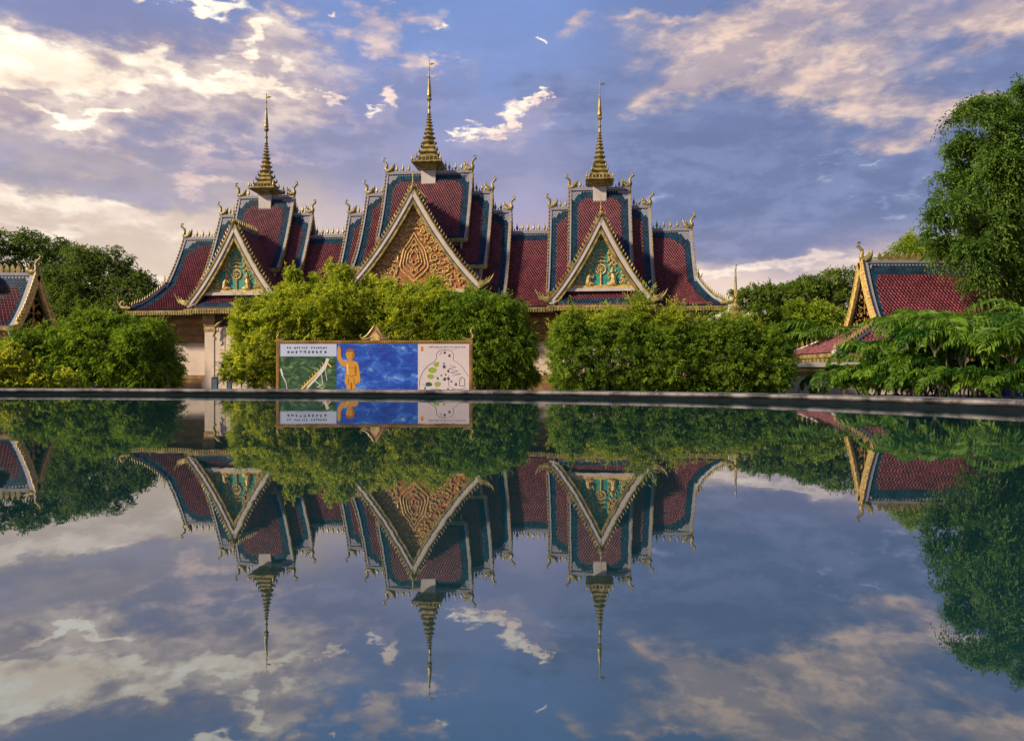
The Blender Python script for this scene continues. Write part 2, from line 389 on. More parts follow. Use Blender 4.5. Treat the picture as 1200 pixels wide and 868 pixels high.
# ------------------------------------------------------------------ roof builders
rnd = random.Random(7)
def curve(a0, z0, a1, z1, a=.5, n=24):
    """concave profile from the top (a0,z0) down to (a1,z1)"""
    out = []
    for i in range(n+1):
        t_ = 1-i/n
        out.append((a1+(a0-a1)*t_, z1+(z0-z1)*(a*t_+(1-a)*t_*t_)))
    return out
def arc(prof):
    L_ = [0]
    for p, q in zip(prof, prof[1:]): L_.append(L_[-1]+math.hypot(q[0]-p[0], q[1]-p[1]))
    return L_
def tiled(mb, prof, ul, ur, place, top=.75, side=(.75, .75), bot=.4, white=(.42, 1.15), cham=2.3, th=.21, tw=.22):
    """tile rows over the surface place(u, a, z); ul/ur give the side limits at profile position a"""
    A = arc(prof); T = A[-1]
    def pos(v):
        v = min(max(v, 0), T)
        for i in range(len(A)-1):
            if v <= A[i+1]+1e-9:
                k = (v-A[i])/(A[i+1]-A[i] or 1); return (prof[i][0]+(prof[i+1][0]-prof[i][0])*k, prof[i][1]+(prof[i+1][1]-prof[i][1])*k)
        return prof[-1]
    # bed
    for (a0, z0), (a1, z1) in zip(prof, prof[1:]):
        mb.add([place(ul(a0), a0, z0-.03), place(ur(a0), a0, z0-.03), place(ur(a1), a1, z1-.03), place(ul(a1), a1, z1-.03)], [(0, 1, 2, 3)], 3)
    rows = int(T/th)
    for j in range(rows):
        v0 = j*th; a_, z_ = pos(v0); lo, hi = ul(a_), ur(a_)
        a1, z1 = pos(v0+th*.75); a2, z2 = pos(min(v0+th*1.45, T))
        k0 = math.floor(lo/tw)-1; k1 = math.ceil(hi/tw)+1
        for k in range(k0, k1):
            u0 = (k+.5*(j % 2))*tw; u1 = u0+tw
            if u1 <= lo+.03 or u0 >= hi-.03: continue
            u0 = max(u0, lo); u1 = min(u1, hi); uc = (u0+u1)/2
            dl, dr, dt, db = uc-lo if side[0] else 99, hi-uc if side[1] else 99, v0+th/2, T-v0-th/2
            mi = 0
            if dt < top or (side[0] and dl < side[0]) or (side[1] and dr < side[1]) or db < bot: mi = 1
            if min(dl, dr)+dt < cham: mi = 1
            if white and (dt < white[0] or min(dl, dr)+dt < white[1] + white[0]): mi = 2
            l = .012; h = .05
            mb.add([place(u0+.008, a_, z_+l), place(u1-.008, a_, z_+l), place(u1-.008, a1, z1+h), place(uc, a2, z2+h), place(u0+.008, a1, z1+h)],
                   [(0, 1, 2, 3, 4)], mi, min(1, max(0, rnd.gauss(.5, .28))))
            if mi == 0:  # painted glint strips on the lower edges of the red tiles
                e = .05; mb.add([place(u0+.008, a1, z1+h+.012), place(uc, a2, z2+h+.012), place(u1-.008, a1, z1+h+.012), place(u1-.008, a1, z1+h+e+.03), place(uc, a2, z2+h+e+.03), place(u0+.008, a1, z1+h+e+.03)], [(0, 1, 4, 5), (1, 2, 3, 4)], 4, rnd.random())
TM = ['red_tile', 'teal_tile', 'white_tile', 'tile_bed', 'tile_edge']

def crest_row(mb, x0, x1, y, z, pitch=.50, h=.78, axis='x'):
    n = max(1, int(abs(x1-x0)/pitch)); 
    for i in range(n*2+1):
        x = x0+(x1-x0)*i/(2*n); big = i % 2 == 1
        hh = h if big else h*.42; r = .13 if big else .08
        c = (x, y, z) if axis == 'x' else (y, x, z)
        mb.lathe([(r*.35, 0), (r*.5, hh*.12), (r, hh*.30), (r*.8, hh*.48), (r*.25, hh*.72), (.012, hh)], 5, c)
def swoop(mb, pts, rads, o=(0, 0, 0), fx=1, s=1.0, tr=None, thick=.5):
    P = []
    pp = catmull([Vector((x, z)) for x, z in pts], 5, False)
    R_ = []
    for i in range(len(pp)):
        q = i/(len(pp)-1)*(len(rads)-1); k = min(int(q), len(rads)-2); R_.append((rads[k]+(rads[k+1]-rads[k])*(q-k))*s)
    if tr: P = [tr(fx*p.x*s, p.y*s) for p in pp]
    else: P = [(o[0]+fx*p.x*s, o[1], o[2]+p.y*s) for p in pp]
    mb.tube(P, R_, 6, 0)
def finial(name, parent, x, y, z, fx, s=1.0, axis='x', m='gold'):
    s *= 1.0
    """bird-shaped ridge end: boat body, feathered tail towards the ridge, hooked neck outside"""
    mb = MB()
    tr = (lambda a, b: (x+a, y, z+b)) if axis == 'x' else (lambda a, b: (x, y+a, z+b))
    swoop(mb, [(-.80, .92), (-.74, .62), (-.56, .32), (-.28, .14), (-.02, .24)], [.03, .13, .24, .26, .20], fx=fx, s=s, tr=tr)
    swoop(mb, [(-.55, .80), (-.52, .55), (-.36, .30)], [.02, .09, .14], fx=fx, s=s, tr=tr)
    swoop(mb, [(-.12, .1), (.02, .38), (-.06, .70), (.06, .96), (.26, 1.18), (.30, 1.38), (.17, 1.46), (.08, 1.34)], [.22, .19, .12, .11, .095, .07, .055, .03], fx=fx, s=s, tr=tr)
    swoop(mb, [(-.05, .8), (-.16, .93), (-.15, 1.04)], [.05, .04, .012], fx=fx, s=s, tr=tr)
    swoop(mb, [(.2, 1.1), (.34, 1.08), (.42, 1.16)], [.04, .035, .012], fx=fx, s=s, tr=tr)
    return mb.build(name, m, parent, smooth=True)
def naga(name, parent, x, y, z, fx, s=1.0, m='gold'):
    """flame-like upward curl at the foot of a bargeboard"""
    mb = MB()
    for dz, k in ((0, 1.0), (.10, .7), (.22, .45)):
        swoop(mb, [(-.25, .02+dz), (.15, .10+dz), (.55*k+.1, .36*k+dz), (.95*k+.05, .95*k+dz)], [.10, .14, .10, .015], o=(x, y, z), fx=fx, s=s)
    swoop(mb, [(.35, .2), (.62, .22), (.78, .40)], [.08, .06, .015], o=(x, y, z), fx=fx, s=s)
    return mb.build(name, m, parent, smooth=True)
def verge(name, parent, prof, u, out, y_place, w_=.20, mats=('white_tile', 'gold', 'gold_brown')):
    """raised verge along a roof edge: pale strip, gold outer board with bosses. y_place(u,a,z)"""
    mb = MB(); ui = u-out*w_
    P = prof
    def band(u0, u1, zt, zb, mi):
        A_ = [(a, z+zt) for a, z in P]; B_ = [(a, z+zb) for a, z in P]
        n = len(P)
        vs = [y_place(u0, a, z) for a, z in A_]+[y_place(u1, a, z) for a, z in A_]+[y_place(u0, a, z) for a, z in B_]+[y_place(u1, a, z) for a, z in B_]
        fs = []
        for i in range(n-1): fs += [(i, i+1, n+i+1, n+i), (2*n+i, 3*n+i, 3*n+i+1, 2*n+i+1), (i, 2*n+i, 2*n+i+1, i+1), (n+i, n+i+1, 3*n+i+1, 3*n+i)]
        fs += [(0, n, 3*n, 2*n), (n-1, 3*n-1, 4*n-1, 2*n-1)]
        mb.add(vs, fs, mi)
    band(ui, u, .20, -.25, 0); band(u, u+out*.09, .28, -.34, 1)
    A_ = arc(P); L_ = A_[-1]; n = int(L_/.38)
    for i in range(n):
        v = (i+.5)*L_/n; k = max(j for j in range(len(A_)-1) if A_[j] <= v+1e-9); q = (v-A_[k])/(A_[k+1]-A_[k])
        a = P[k][0]+(P[k+1][0]-P[k][0])*q; z = P[k][1]+(P[k+1][1]-P[k][1])*q
        x_, y_, z_ = y_place(u+out*.065, a, z+.30)
        mb.lathe([(.04, -.04), (.055, .03), (.03, .08), (.01, .13)], 5, (x_, y_, z_), 2)
    return mb.build(name, list(mats), parent)

D0 = 5.5
def fwd(u, a, z): return (u, a, z)
def back(u, a, z): return (u, 2*D0-a, z)
def tier(parent, c, hw, zr, db, zb, a=.5, zlow=None, fin=True, crestgap=None, white=(.16, 1.2), s=1.0):
    """one saddle roof of a stacked set, ridge along x at depth D0"""
    prof = curve(D0, zr, db, zb, a)
    mb = MB()
    for pl in (fwd, back): tiled(mb, prof, lambda q: c-hw, lambda q: c+hw, pl, white=white)
    roof = mb.build('roof', TM, parent)
    # gable ends and fascia
    e = MB()
    for sx in (-1, 1):
        x = c+sx*(hw-.45); ins = [(p[0], p[1]-.25) for p in prof]
        poly = [(2*D0-p[0], p[1]) for p in reversed(ins)]+ins[1:]
        n = len(poly); zl = zlow if zlow is not None else zb-1.6
        poly = poly+[(ins[-1][0]+.6, zl), (2*D0-ins[-1][0]-.6, zl)]
        vs = [(x, p[0], p[1]) for p in poly]+[(x-sx*.12, p[0], p[1]) for p in poly]; n = len(poly)
        e.add(vs, [tuple(range(n)), tuple(range(2*n-1, n-1, -1))]+[(i, (i+1) % n, (i+1) % n+n, i+n) for i in range(n)])
    for pl in (1, -1):
        y0 = db+.55 if pl == 1 else 2*D0-db-.55
        e.box(c-hw+.5, c+hw-.5, min(y0, y0+.15*pl), max(y0, y0+.15*pl), (zlow if zlow is not None else zb-1.6), zb-.1)
    e.build('gable_wall', 'white', roof)
    for pl, yy in ((fwd, db), (back, 2*D0-db)):
        f = MB(); f.box(c-hw-.12, c+hw+.12, yy-.07, yy+.07, zb-.30, zb+.0)
        n = int(2*hw/.22)
        for i in range(n): f.box(c-hw+(i+.15)*2*hw/n, c-hw+(i+.8)*2*hw/n, yy-.11, yy-.071, zb-.38, zb-.08)
        f.build('eave_fascia', 'gold', roof)
    for sx in (-1, 1):
        for pl in (fwd, back): verge('bargeboard', roof, prof, c+sx*hw, sx, pl)
    cr = MB(); cr.box(c-hw, c+hw, D0-.14, D0+.14, zr-.05, zr+.20)
    o = cr.build('ridge_cap', 'white_tile', roof)
    for a_, b_ in (((c-hw+.7, c-crestgap), (c+crestgap, c+hw-.7)) if crestgap else ((c-hw+.7, c+hw-.7),)):
        cr = MB(); crest_row(cr, a_, b_, D0, zr+.20); cr.build('ridge_crest', 'gold', roof)
    if fin:
        for sx in (-1, 1): finial('ridge_finial', roof, c+sx*(hw+.02), D0, zr+.15, sx, .95*s)
    return roof

def spire(parent, c, zr, top, s=1.0):
    b = MB(); h = .66*s
    b.box(c-h, c+h, D0-.40, D0+.40, zr-1.6, zr+.35)
    sp_ = b.build('spire', 'white', parent)
    k = MB()
    q = math.sqrt(2); z0 = zr+.22
    k.lathe([(h*q*1.02, 0), (h*q*1.02, .12*s), (1.0*q*s, .30*s), (1.18*q*s, .34*s), (1.40*q*s, .50*s), (1.40*q*s, .62*s), (1.28*q*s, .68*s), (.98*q*s, .78*s)], 4, (c, D0, z0), 0, math.pi/4)
    for sx in (-1, 1):
        for sy in (-1, 1): k.lathe([(.06, 0), (.11, .1), (.05, .3), (.01, .62)], 5, (c+sx*1.3*s, D0+sy*1.3*s, z0+.68*s))
    for i in range(7):
        for yy in (-1.3, 1.3): k.lathe([(.05, 0), (.08, .08), (.01, .3)], 4, (c+(-1.05+.35*i)*s, D0+yy*s, z0+.68*s))
    k.build('spire_platform', 'gold', sp_)
    r = MB(); z = z0+.74*s; tot = top-z
    sq = [(.98, .56), (.80, .50), (.64, .46)]
    for w_, hh in sq:
        hh *= s*tot/9.4; w_ *= s
        r.lathe([(w_*q*.86, 0), (w_*q*.86, hh*.25), (w_*q, hh*.42), (w_*q*1.05, hh*.52), (w_*q*.92, hh*.6), (w_*q*.74, hh)], 4, (c, D0, z), 0, math.pi/4)
        for sx in (-1, 1):
            for sy in (-1, 1): r.lathe([(.05, 0), (.085, .1), (.012, .42)], 4, (c+sx*w_*.98, D0+sy*w_*.98, z+hh*.45))
        z += hh
    rr = .68*s; zt = z0+.74*s+(tot)*.475; nn = 9
    seq = [rr*(.83**i) for i in range(nn)]; su = sum(x**.6 for x in seq)
    for x in seq:
        hh = (zt-z)*1.0*(x**.6)/su if False else None
    hs = [(x**.6)/su*(zt-z) for x in seq]
    for x, hh in zip(seq, hs):
        r.lathe([(x*.68, 0), (x*.72, hh*.2), (x*.98, hh*.42), (x*1.08, hh*.55), (x*.86, hh*.66), (x*.58, hh)], 8, (c, D0, z))
        for a in range(6):
            th = a*math.pi/3+.3; r.lathe([(.03, 0), (.05, .06), (.008, hh*.42)], 4, (c+x*math.cos(th), D0+x*math.sin(th), z+hh*.48))
        z += hh
    H = top-z
    r.lathe([(.13, 0), (.10, H*.08), (.16, H*.12), (.09, H*.16), (.09, H*.22), (.22, H*.27), (.14, H*.30), (.21, H*.33), (.17, H*.42), (.11, H*.60), (.07, H*.66), (.10, H*.68), (.05, H*.70), (.045, H*.8), (.08, H*.815), (.035, H*.83), (.03, H*.965), (.05, H*.975), (.01, H)], 8, (c, D0, z))
    for a in range(4):
        th = a*math.pi/2+.4; r.lathe([(.02, 0), (.04, .05), (.006, .28)], 4, (c+.2*math.cos(th), D0+.2*math.sin(th), z+H*.25))
    r.build('spire_shaft', 'gold', sp_, smooth=False)
    v = MB(); zz = z+H*.9
    v.prism([(0, 0), (.10, -.03), (.34, .02), (.52, .16), (.36, .14), (.22, .20), (.10, .12), (0, .10)], D0-.02, D0+.02, 0, lambda x, y, zc: (c+x, y, zz+zc))
    v.build('bird_vane', 'gold', sp_)
    return sp_

def spiral(mb, cx, cz, r, y, start, turns, sgn, rad, mi=0, tail=None):
    pts = []; n = int(10*turns)+4
    for i in range(n+1):
        k = i/n; th = start+sgn*turns*2*math.pi*k; q = r*(1-k*.85)
        pts.append((cx+q*math.cos(th), y, cz+q*math.sin(th)))
    mb.tube(pts, [rad*(1-.45*i/n) for i in range(n+1)], 5, mi)
def relief_mesh(mb, hw, z0, z1, y, inside, seed, sizes=(.5, .42, .34, .26, .2, .15), rad=.05):
    """scrolling foliage relief, mirrored about x=0, kept within inside(x,z)"""
    rr = random.Random(seed); placed = []
    tries = 0
    while tries < 2600:
        tries += 1
        r = rr.choice(sizes) if tries < 900 else rr.choice([.2, .15, .12, .10])
        x = rr.uniform(.05, hw); z = rr.uniform(z0+r*.7, z1)
        if not all(inside(x+r*math.cos(t_), z+r*math.sin(t_)) for t_ in (0, 1.05, 2.1, 3.14, 4.2, 5.2)): continue
        if x < r*1.05: continue
        if any((x-a)**2+(z-b)**2 < (r+c_)**2*.80 for a, b, c_ in placed): continue
        placed.append((x, z, r))
    for x, z, r in placed:
        st = rr.uniform(0, 6.28); tn = rr.choice([1.1, 1.35, 1.6]); sg = rr.choice([-1, 1])
        for m_ in (1, -1):
            spiral(mb, m_*x, z, r*.92, y, st if m_ == 1 else math.pi-st, tn, sg*m_, rad*(.6+r*.9))
            for k in range(3):      # small leaves springing off the scroll
                th = st+sg*(k*1.7+.6); th = th if m_ == 1 else math.pi-th
                px, pz = m_*x+r*.9*math.cos(th), z+r*.9*math.sin(th)
                mb.tube([(px, y, pz), (px+r*.35*math.cos(th+.5), y-.02, pz+r*.35*math.sin(th+.5))], [rad*1.0, rad*.2], 4)
    return placed

def gable(parent, c, hw, za, zf, yb, ymain, kind, finh):
    """front-facing porch gable: porch roof, curved bargeboards, carved pediment, skirt roof"""
    half = curve(0, za, hw, zf, .68, 22)          # x from 0 at the apex to hw at the foot
    yf = -1.05
    mb = MB()
    for sx in (-1, 1):
        tiled(mb, half, lambda q: yf+.2, lambda q: yb, (lambda u, a, z, sx=sx: (c+sx*a, u, z)), side=(.5, 0), white=(.2, .4), cham=1.2, top=.4, bot=.4)
    pr = mb.build('porch_roof', TM, parent)
    cr = MB(); cr.box(c-.09, c+.09, yf+.25, yb, za-.05, za+.12); crest_row(cr, yf+.5, yb-.2, c, za+.12, .34, .50, axis='y')
    cr.build('ridge_crest', 'gold', pr)
    for sx in (-1, 1):
        b = MB(); T_ = lambda x, y, z, sx=sx: (c+sx*x, y, z)
        b.strip(half, .04, -.27, yf, yf+.22, 0, T_)            # pale front board
        b.strip(half, .14, .04, yf-.05, yf+.26, 1, T_)         # gold upper moulding
        b.strip(half, -.27, -.36, yf+.02, yf+.24, 2, T_)       # shadow fillet
        b.strip(half, -.36, -.58, yf+.05, yf+.50, 1, T_)       # gold lower moulding
        A_ = arc(half); L_ = A_[-1]; n = int(L_/.33)
        for i in range(1, n):
            v = i*L_/n; k = max(j for j in range(len(A_)-1) if A_[j] <= v+1e-9); q = (v-A_[k])/(A_[k+1]-A_[k])
            x = half[k][0]+(half[k+1][0]-half[k][0])*q; z = half[k][1]+(half[k+1][1]-half[k][1])*q
            dx, dz = half[k+1][0]-half[k][0], half[k+1][1]-half[k][1]; l = math.hypot(dx, dz); nx, nz = -dz/l, dx/l
            nx, nz = -nx, -nz
            nx, nz = (nx if nz > 0 else -nx), abs(nz)
            px, pz = x+nx*.12, z+nz*.12
            # pointed leaf leaning up the slope
            tx, tz = -dx/l, -dz/l
            b.tube([(c+sx*px, yf+.1, pz), (c+sx*(px+nx*.20+tx*.03), yf+.1, pz+nz*.20+tz*.03), (c+sx*(px+nx*.34+tx*.20), yf+.1, pz+nz*.34+tz*.20)], [.11, .085, .012], 5, 1)
        b.build('bargeboard', ['white', 'gold', 'dark_wood'], pr)
        naga('naga_finial', pr, c+sx*(hw-.05), yf+.1, zf+.0, sx, 1.15)
    # apex finial
    a = MB(); a.lathe([(.10, -.1), (.24, .05), (.27, .2), (.16, .36), (.09, .48), (.13, .56), (.07, .66), (.05, .95), (.055, 1.2), (.03, 1.35), (.01, 1.75)], 8, (c, yf+.1, za+.02))
    for sx in (-1, 1):
        swoop(a, [(0, .05), (.2, .1), (.34, .3), (.3, .5)], [.08, .07, .05, .01], o=(c, yf+.1, za-.05), fx=sx)
    a.build('apex_finial', 'gold', pr)
    # pediment
    inn = [(x, z) for x, z in half]
    def zat(x):
        for (x0, z0), (x1, z1) in zip(half, half[1:]):
            if x0 <= x <= x1: return z0+(z1-z0)*(x-x0)/(x1-x0)
        return zf
    zb_ = 7.55
    lowx = max(x for x, z in half if z-1.0 > zb_)
    poly = [(-x, z-.5) for x, z in reversed(half) if z-.5 > zb_]+[(x, z-.5) for x, z in half[1:] if z-.5 > zb_]
    pd = MB(); pd.prism([(c+poly[0][0], zb_)]+[(c+x, z) for x, z in poly]+[(c+poly[-1][0], zb_)], yf+.60, yf+.85)
    ped = pd.build('pediment', 'ped_red' if kind == 'red' else 'ped_teal', pr)
    inside = lambda x, z: z > zb_+.12 and abs(x) < hw and z < zat(abs(x))-.80
    rl = MB(); y = yf+.57
    if kind == 'red':
        # nested ogee medallion in the centre
        for k, wd in ((.92, .075), (.72, .055), (.5, .05), (.3, .05)):
            P_ = [(0, 4.5), (.45, 3.7), (.95, 3.0), (1.15, 2.2), (1.3, 1.4), (.9, .8), (.35, .35), (0, 0)]
            for m_ in (1, -1):
                pp = catmull([Vector((m_*x*k, (z-2.2)*k+2.2)) for x, z in P_], 4, False)
                rl.tube([(p.x, y, zb_+.55+p.y) for p in pp], wd, 5)
        for zz, rr_ in ((2.0, .42), (2.75, .3), (3.3, .18), (1.2, .3)): 
            for m_ in (-1, 1): spiral(rl, m_*.33*rr_/.42, zb_+.55+zz-.1, rr_*.55, y-.03, 1.57-m_*.6, 1.2, m_, .06)
        def ins2(x, z):
            dz = z-(zb_+.55); return inside(x, z) and not (0 < dz < 4.3 and abs(x) < 1.3*(1-max(0, dz-2.2)/2.6))
        relief_mesh(rl, hw-.8, zb_, za-1.2, y, ins2, 5, (.8, .66, .52, .42, .32, .24), rad=.095)
        for m_ in (-1, 1):
            rl.tube([(0, y, zb_+5.15), (m_*.6, y, zb_+5.1), (m_*.85, y, zb_+5.3)], [.07, .07, .02], 5)
        rl.box(-hw+1.5, hw-1.5, yf+.50, yf+.60, zb_-.02, zb_+.12)
    else:
        # two kneeling figures facing a wheel under a stepped parasol
        for m_ in (-1, 1):
            x0 = m_*.95
            rl.tube([(x0+m_*.28, y, zb_+.36), (x0-m_*.1, y-.03, zb_+.34), (x0-m_*.42, y, zb_+.30)], [.17, .2, .12], 7)
            rl.tube([(x0+m_*.12, y, zb_+.40), (x0+m_*.06, y-.03, zb_+.85), (x0, y, zb_+1.15)], [.24, .22, .13], 7)
            rl.lathe([(.06, 0), (.15, .08), (.15, .2), (.08, .32), (.02, .55)], 7, (x0-m_*.03, y, zb_+1.2))
            rl.tube([(x0, y-.06, zb_+1.05), (x0-m_*.3, y-.08, zb_+.82), (x0-m_*.38, y-.05, zb_+1.12)], [.08, .065, .04], 5)
            for k in range(5):
                th = .5+k*.5; rl.tube([(x0+m_*.3*math.cos(th), y, zb_+.9+.4*math.sin(th)), (x0+m_*.55*math.cos(th), y, zb_+.9+.75*math.sin(th))], [.06, .015], 4)
        spiral(rl, 0, zb_+1.55, .42, y, 0, 1.0, 1, .07); rl.tube([(.42*math.cos(k*.524), y, zb_+1.55+.42*math.sin(k*.524)) for k in range(13)], .06, 5)
        for k in range(8): rl.tube([(0, y, zb_+1.55), (.40*math.cos(k*.785), y, zb_+1.55+.40*math.sin(k*.785))], .03, 4)
        for k, (w_, zz) in enumerate([(.55, 2.15), (.42, 2.5), (.3, 2.8), (.2, 3.05)]):
            rl.tube([(-w_, y, zb_+zz-.08), (0, y-.04, zb_+zz+.06), (w_, y, zb_+zz-.08)], [.04, .085, .04], 5)
        rl.tube([(0, y, zb_+.2), (0, y, zb_+1.15)], .07, 5); rl.tube([(0, y, zb_+2.0), (0, y, zb_+3.7)], [.05, .01], 5)
        def ins2(x, z):
            dz = z-zb_; return inside(x, z) and not (dz < 1.75 and .45 < abs(x) < 1.5) and not (dz < 3.2 and abs(x) < .5)
        relief_mesh(rl, hw-.7, zb_, za-1.0, y, ins2, 11, (.3, .24, .19, .15, .12), rad=.085)
        rl.box(-hw+1.3, hw-1.3, yf+.48, yf+.60, zb_-.02, zb_+.22)
    for i in range(len(rl.v)): x, yy, z = rl.v[i]; rl.v[i] = (x+c, yy, z)
    rl.build('carved_relief', 'gold_carved', ped)
    co = MB(); wv = hw*.86 if kind == 'red' else hw*.80
    co.box(c-wv, c+wv, yf+.30, yf+1.0, zb_-.28, zb_-.03)
    co.build('cornice', 'white', ped)
    # hanging boss in the apex
    h = MB(); h.lathe([(.02, -.75), (.09, -.45), (.05, -.3), (.16, -.1), (.2, .1), (.1, .3)], 6, (c, yf+.3, za-1.0)); h.prism([(c-.55, za-1.35), (c, za-.8), (c+.55, za-1.35), (c+.25, za-1.25), (c, za-1.5), (c-.25, za-1.25)], yf+.26, yf+.36)
    h.build('apex_pendant', 'gold', ped)
    # skirt roof
    sk = MB(); pf = [(yf+.75, zb_-.28), (yf+.5, zb_-.6), (yf+.2, zb_-.95), (yf-.12, 6.10)]
    w0 = wv-.15; tiled(sk, pf, lambda q: c-w0-.25*(yf+.75-q)/.87, lambda q: c+w0+.25*(yf+.75-q)/.87, fwd, top=.0, side=(.6, .6), bot=.55, white=None, cham=0)
    s_ = sk.build('skirt_roof', TM, parent)
    for sx in (-1, 1):
        vg = MB(); vg.tube([(c+sx*w0, yf+.72, zb_-.2), (c+sx*(w0+.12), yf+.4, zb_-.62), (c+sx*(w0+.30), yf+.12, 6.5), (c+sx*(w0+.62), yf-.1, 6.25)], .085, 6)
        vg.build('hip_rib', 'white', s_)
    f = MB(); f.box(c-hw-.1, c+hw+.1, yf-.22, yf-.08, 5.74, 6.08)
    n = int(2*hw/.22)
    for i in range(n): f.box(c-hw+(i+.15)*2*hw/n, c-hw+(i+.8)*2*hw/n, yf-.26, yf-.221, 5.66, 5.98)
    f.build('eave_fascia', 'gold', s_)
    sf = MB(); sf.box(c-hw-.05, c+hw+.05, yf-.08, .8, 5.90, 5.98); sf.build('soffit', 'dark_wood', s_)
    return pr

# ------------------------------------------------------------------ the temple hall
T = empty('temple_hall', (-8.19, 62.82, 0), -math.atan(.10), 'broad temple hall with stacked red tiled roofs, three gold spires and three gabled porches', 'temple')
# long connecting roof with hipped skirts at the ends
RB = 2.4
lp = curve(D0, 13.3, -.5, 6.0, .40, 30)
zbk = min(lp, key=lambda p: abs(p[0]-RB))[1]
def wid(q): return 23.75 if q > RB else 23.75+(RB-q)/(RB+.5)*2.0
mb = MB()
for pl in (fwd, back): tiled(mb, lp, lambda q: -wid(q), wid, pl, white=(.2, 1.3), cham=2.6)
sp_prof = [(23.75, zbk), (24.3, zbk-.75), (24.9, zbk-1.4), (25.3, zbk-1.95), (25.75, 6.0)]
def ext(q): return (q-23.75)/(25.75-23.75)
for sx in (-1, 1):
    tiled(mb, sp_prof, lambda q: RB-ext(q)*(RB+.5), lambda q: 2*D0-RB+ext(q)*(RB+.5), (lambda u, a, z, sx=sx: (sx*a, u, z)), white=None, top=.0, cham=0)
long_roof = mb.build('roof', TM, T)
for sx in (-1, 1):
    for pl in (fwd, back):
        verge('bargeboard', long_roof, [p for p in lp if p[0] >= RB-.1], sx*23.75, sx, pl)
        hp = MB(); pts = []
        for i in range(9):
            k = i/8; q = RB-k*(RB+.5); z = min(lp, key=lambda p: abs(p[0]-q))[1]
            pts.append(Vector(pl(sx*wid(q), q, z+.10)))
        hp.tube(pts, .15, 6, 0)
        for i in range(16):
            k = (i+.5)/16*8; j = int(k); p = pts[j].lerp(pts[min(j+1, 8)], k-j)
            hp.lathe([(.06, 0), (.10, .12), (.05, .28), (.01, .50)], 5, (p.x, p.y, p.z+.1), 1)
        hp.build('hip_ridge', ['white_tile', 'gold'], long_roof)
        p = pl(0, -.5, 0); nb = MB()
        cx_, cy_ = sx*25.75, p[1]
        swoop(nb, [(-.45, .12), (-.05, .15), (.32, .22), (.45, .5), (.25, .68), (.08, .52), (.18, .40)], [.14, .17, .15, .11, .08, .06, .03], o=(cx_, cy_, 6.1), fx=sx, s=1.1)
        swoop(nb, [(.35, .35), (.62, .55), (.70, .95), (.60, 1.2)], [.08, .06, .04, .01], o=(cx_, cy_, 6.1), fx=sx, s=1.1)
        nb.build('corner_finial', 'gold', long_roof, smooth=True)
        nb = MB(); q = pts[0]; swoop(nb, [(-.1, -.1), (.18, .15), (.12, .55), (.22, .9)], [.12, .1, .06, .01], o=(q.x, q.y, q.z), fx=sx)
        swoop(nb, [(.0, 0), (.34, .1), (.5, .4)], [.1, .08, .01], o=(q.x, q.y, q.z), fx=sx); nb.build('naga_finial', 'gold', long_roof, smooth=True)
    finial('ridge_finial', long_roof, sx*23.77, D0, 13.45, sx, .95)
    eg = MB(); ins = [(p[0], p[1]-.25) for p in lp if p[0] >= RB]
    poly = [(2*D0-p[0], p[1]) for p in reversed(ins)]+ins[1:]; n = len(poly)
    x = sx*23.2
    eg.add([(x, p[0], p[1]) for p in poly]+[(x-sx*.1, p[0], p[1]) for p in poly], [tuple(range(n)), tuple(range(2*n-1, n-1, -1))])
    eg.build('gable_wall', 'gold_brown', long_roof)
cr = MB(); cr.box(-23.7, 23.7, D0-.14, D0+.14, 13.25, 13.5); cr.build('ridge_cap', 'white_tile', long_roof)
for a, b in ((-22.8, -20.4), (-10.9, -7.9), (7.9, 10.9), (20.4, 22.8)):
    cr = MB(); crest_row(cr, a, b, D0, 13.5); cr.build('ridge_crest', 'gold', long_roof)
for y0, sgn in ((-.5, -1), (11.5, 1)):
    f = MB(); f.box(-25.8, 25.8, y0-.08, y0+.08, 5.70, 6.0)
    n = 235
    for i in range(n): x = -25.75+(i+.15)*51.5/n; f.box(x, x+.14, y0-.12 if sgn < 0 else y0+.081, y0-.081 if sgn < 0 else y0+.12, 5.62, 5.92)
    f.build('eave_fascia', 'gold', long_roof)
for sx in (-1, 1):
    f = MB(); f.box(sx*25.75-.08, sx*25.75+.08, -.4, 11.4, 5.70, 6.0); f.build('eave_fascia', 'gold', long_roof)
sf = MB(); sf.box(-25.65, 25.65, -.4, 11.4, 5.93, 5.99); sf.build('soffit', 'dark_wood', long_roof)

tier(T, 0, 7.62, 15.25, .3, 7.2, .5, zlow=6.2, s=.95)
tier(T, 0, 5.88, 17.05, 1.1, 9.85, .55, s=.95)
tier(T, 0, 4.02, 19.0, 2.2, 12.35, .6, crestgap=1.6, s=1.0)
spire(T, 0, 19.0, 29.5, 1.0)
gable(T, 0, 5.75, 15.9, 7.75, 4.3, 0, 'red', 1)
for sx in (-1, 1):
    c = sx*15.62
    tier(T, c, 4.5, 15.4, .7, 7.4, .5, zlow=6.2, s=.92)
    tier(T, c, 2.72, 17.1, 2.0, 9.95, .55, crestgap=1.45, s=.95)
    spire(T, c, 17.1, 27.0, .9)
    gable(T, c, 4.28, 13.3, 6.35, 3.9, 0, 'teal', 1)

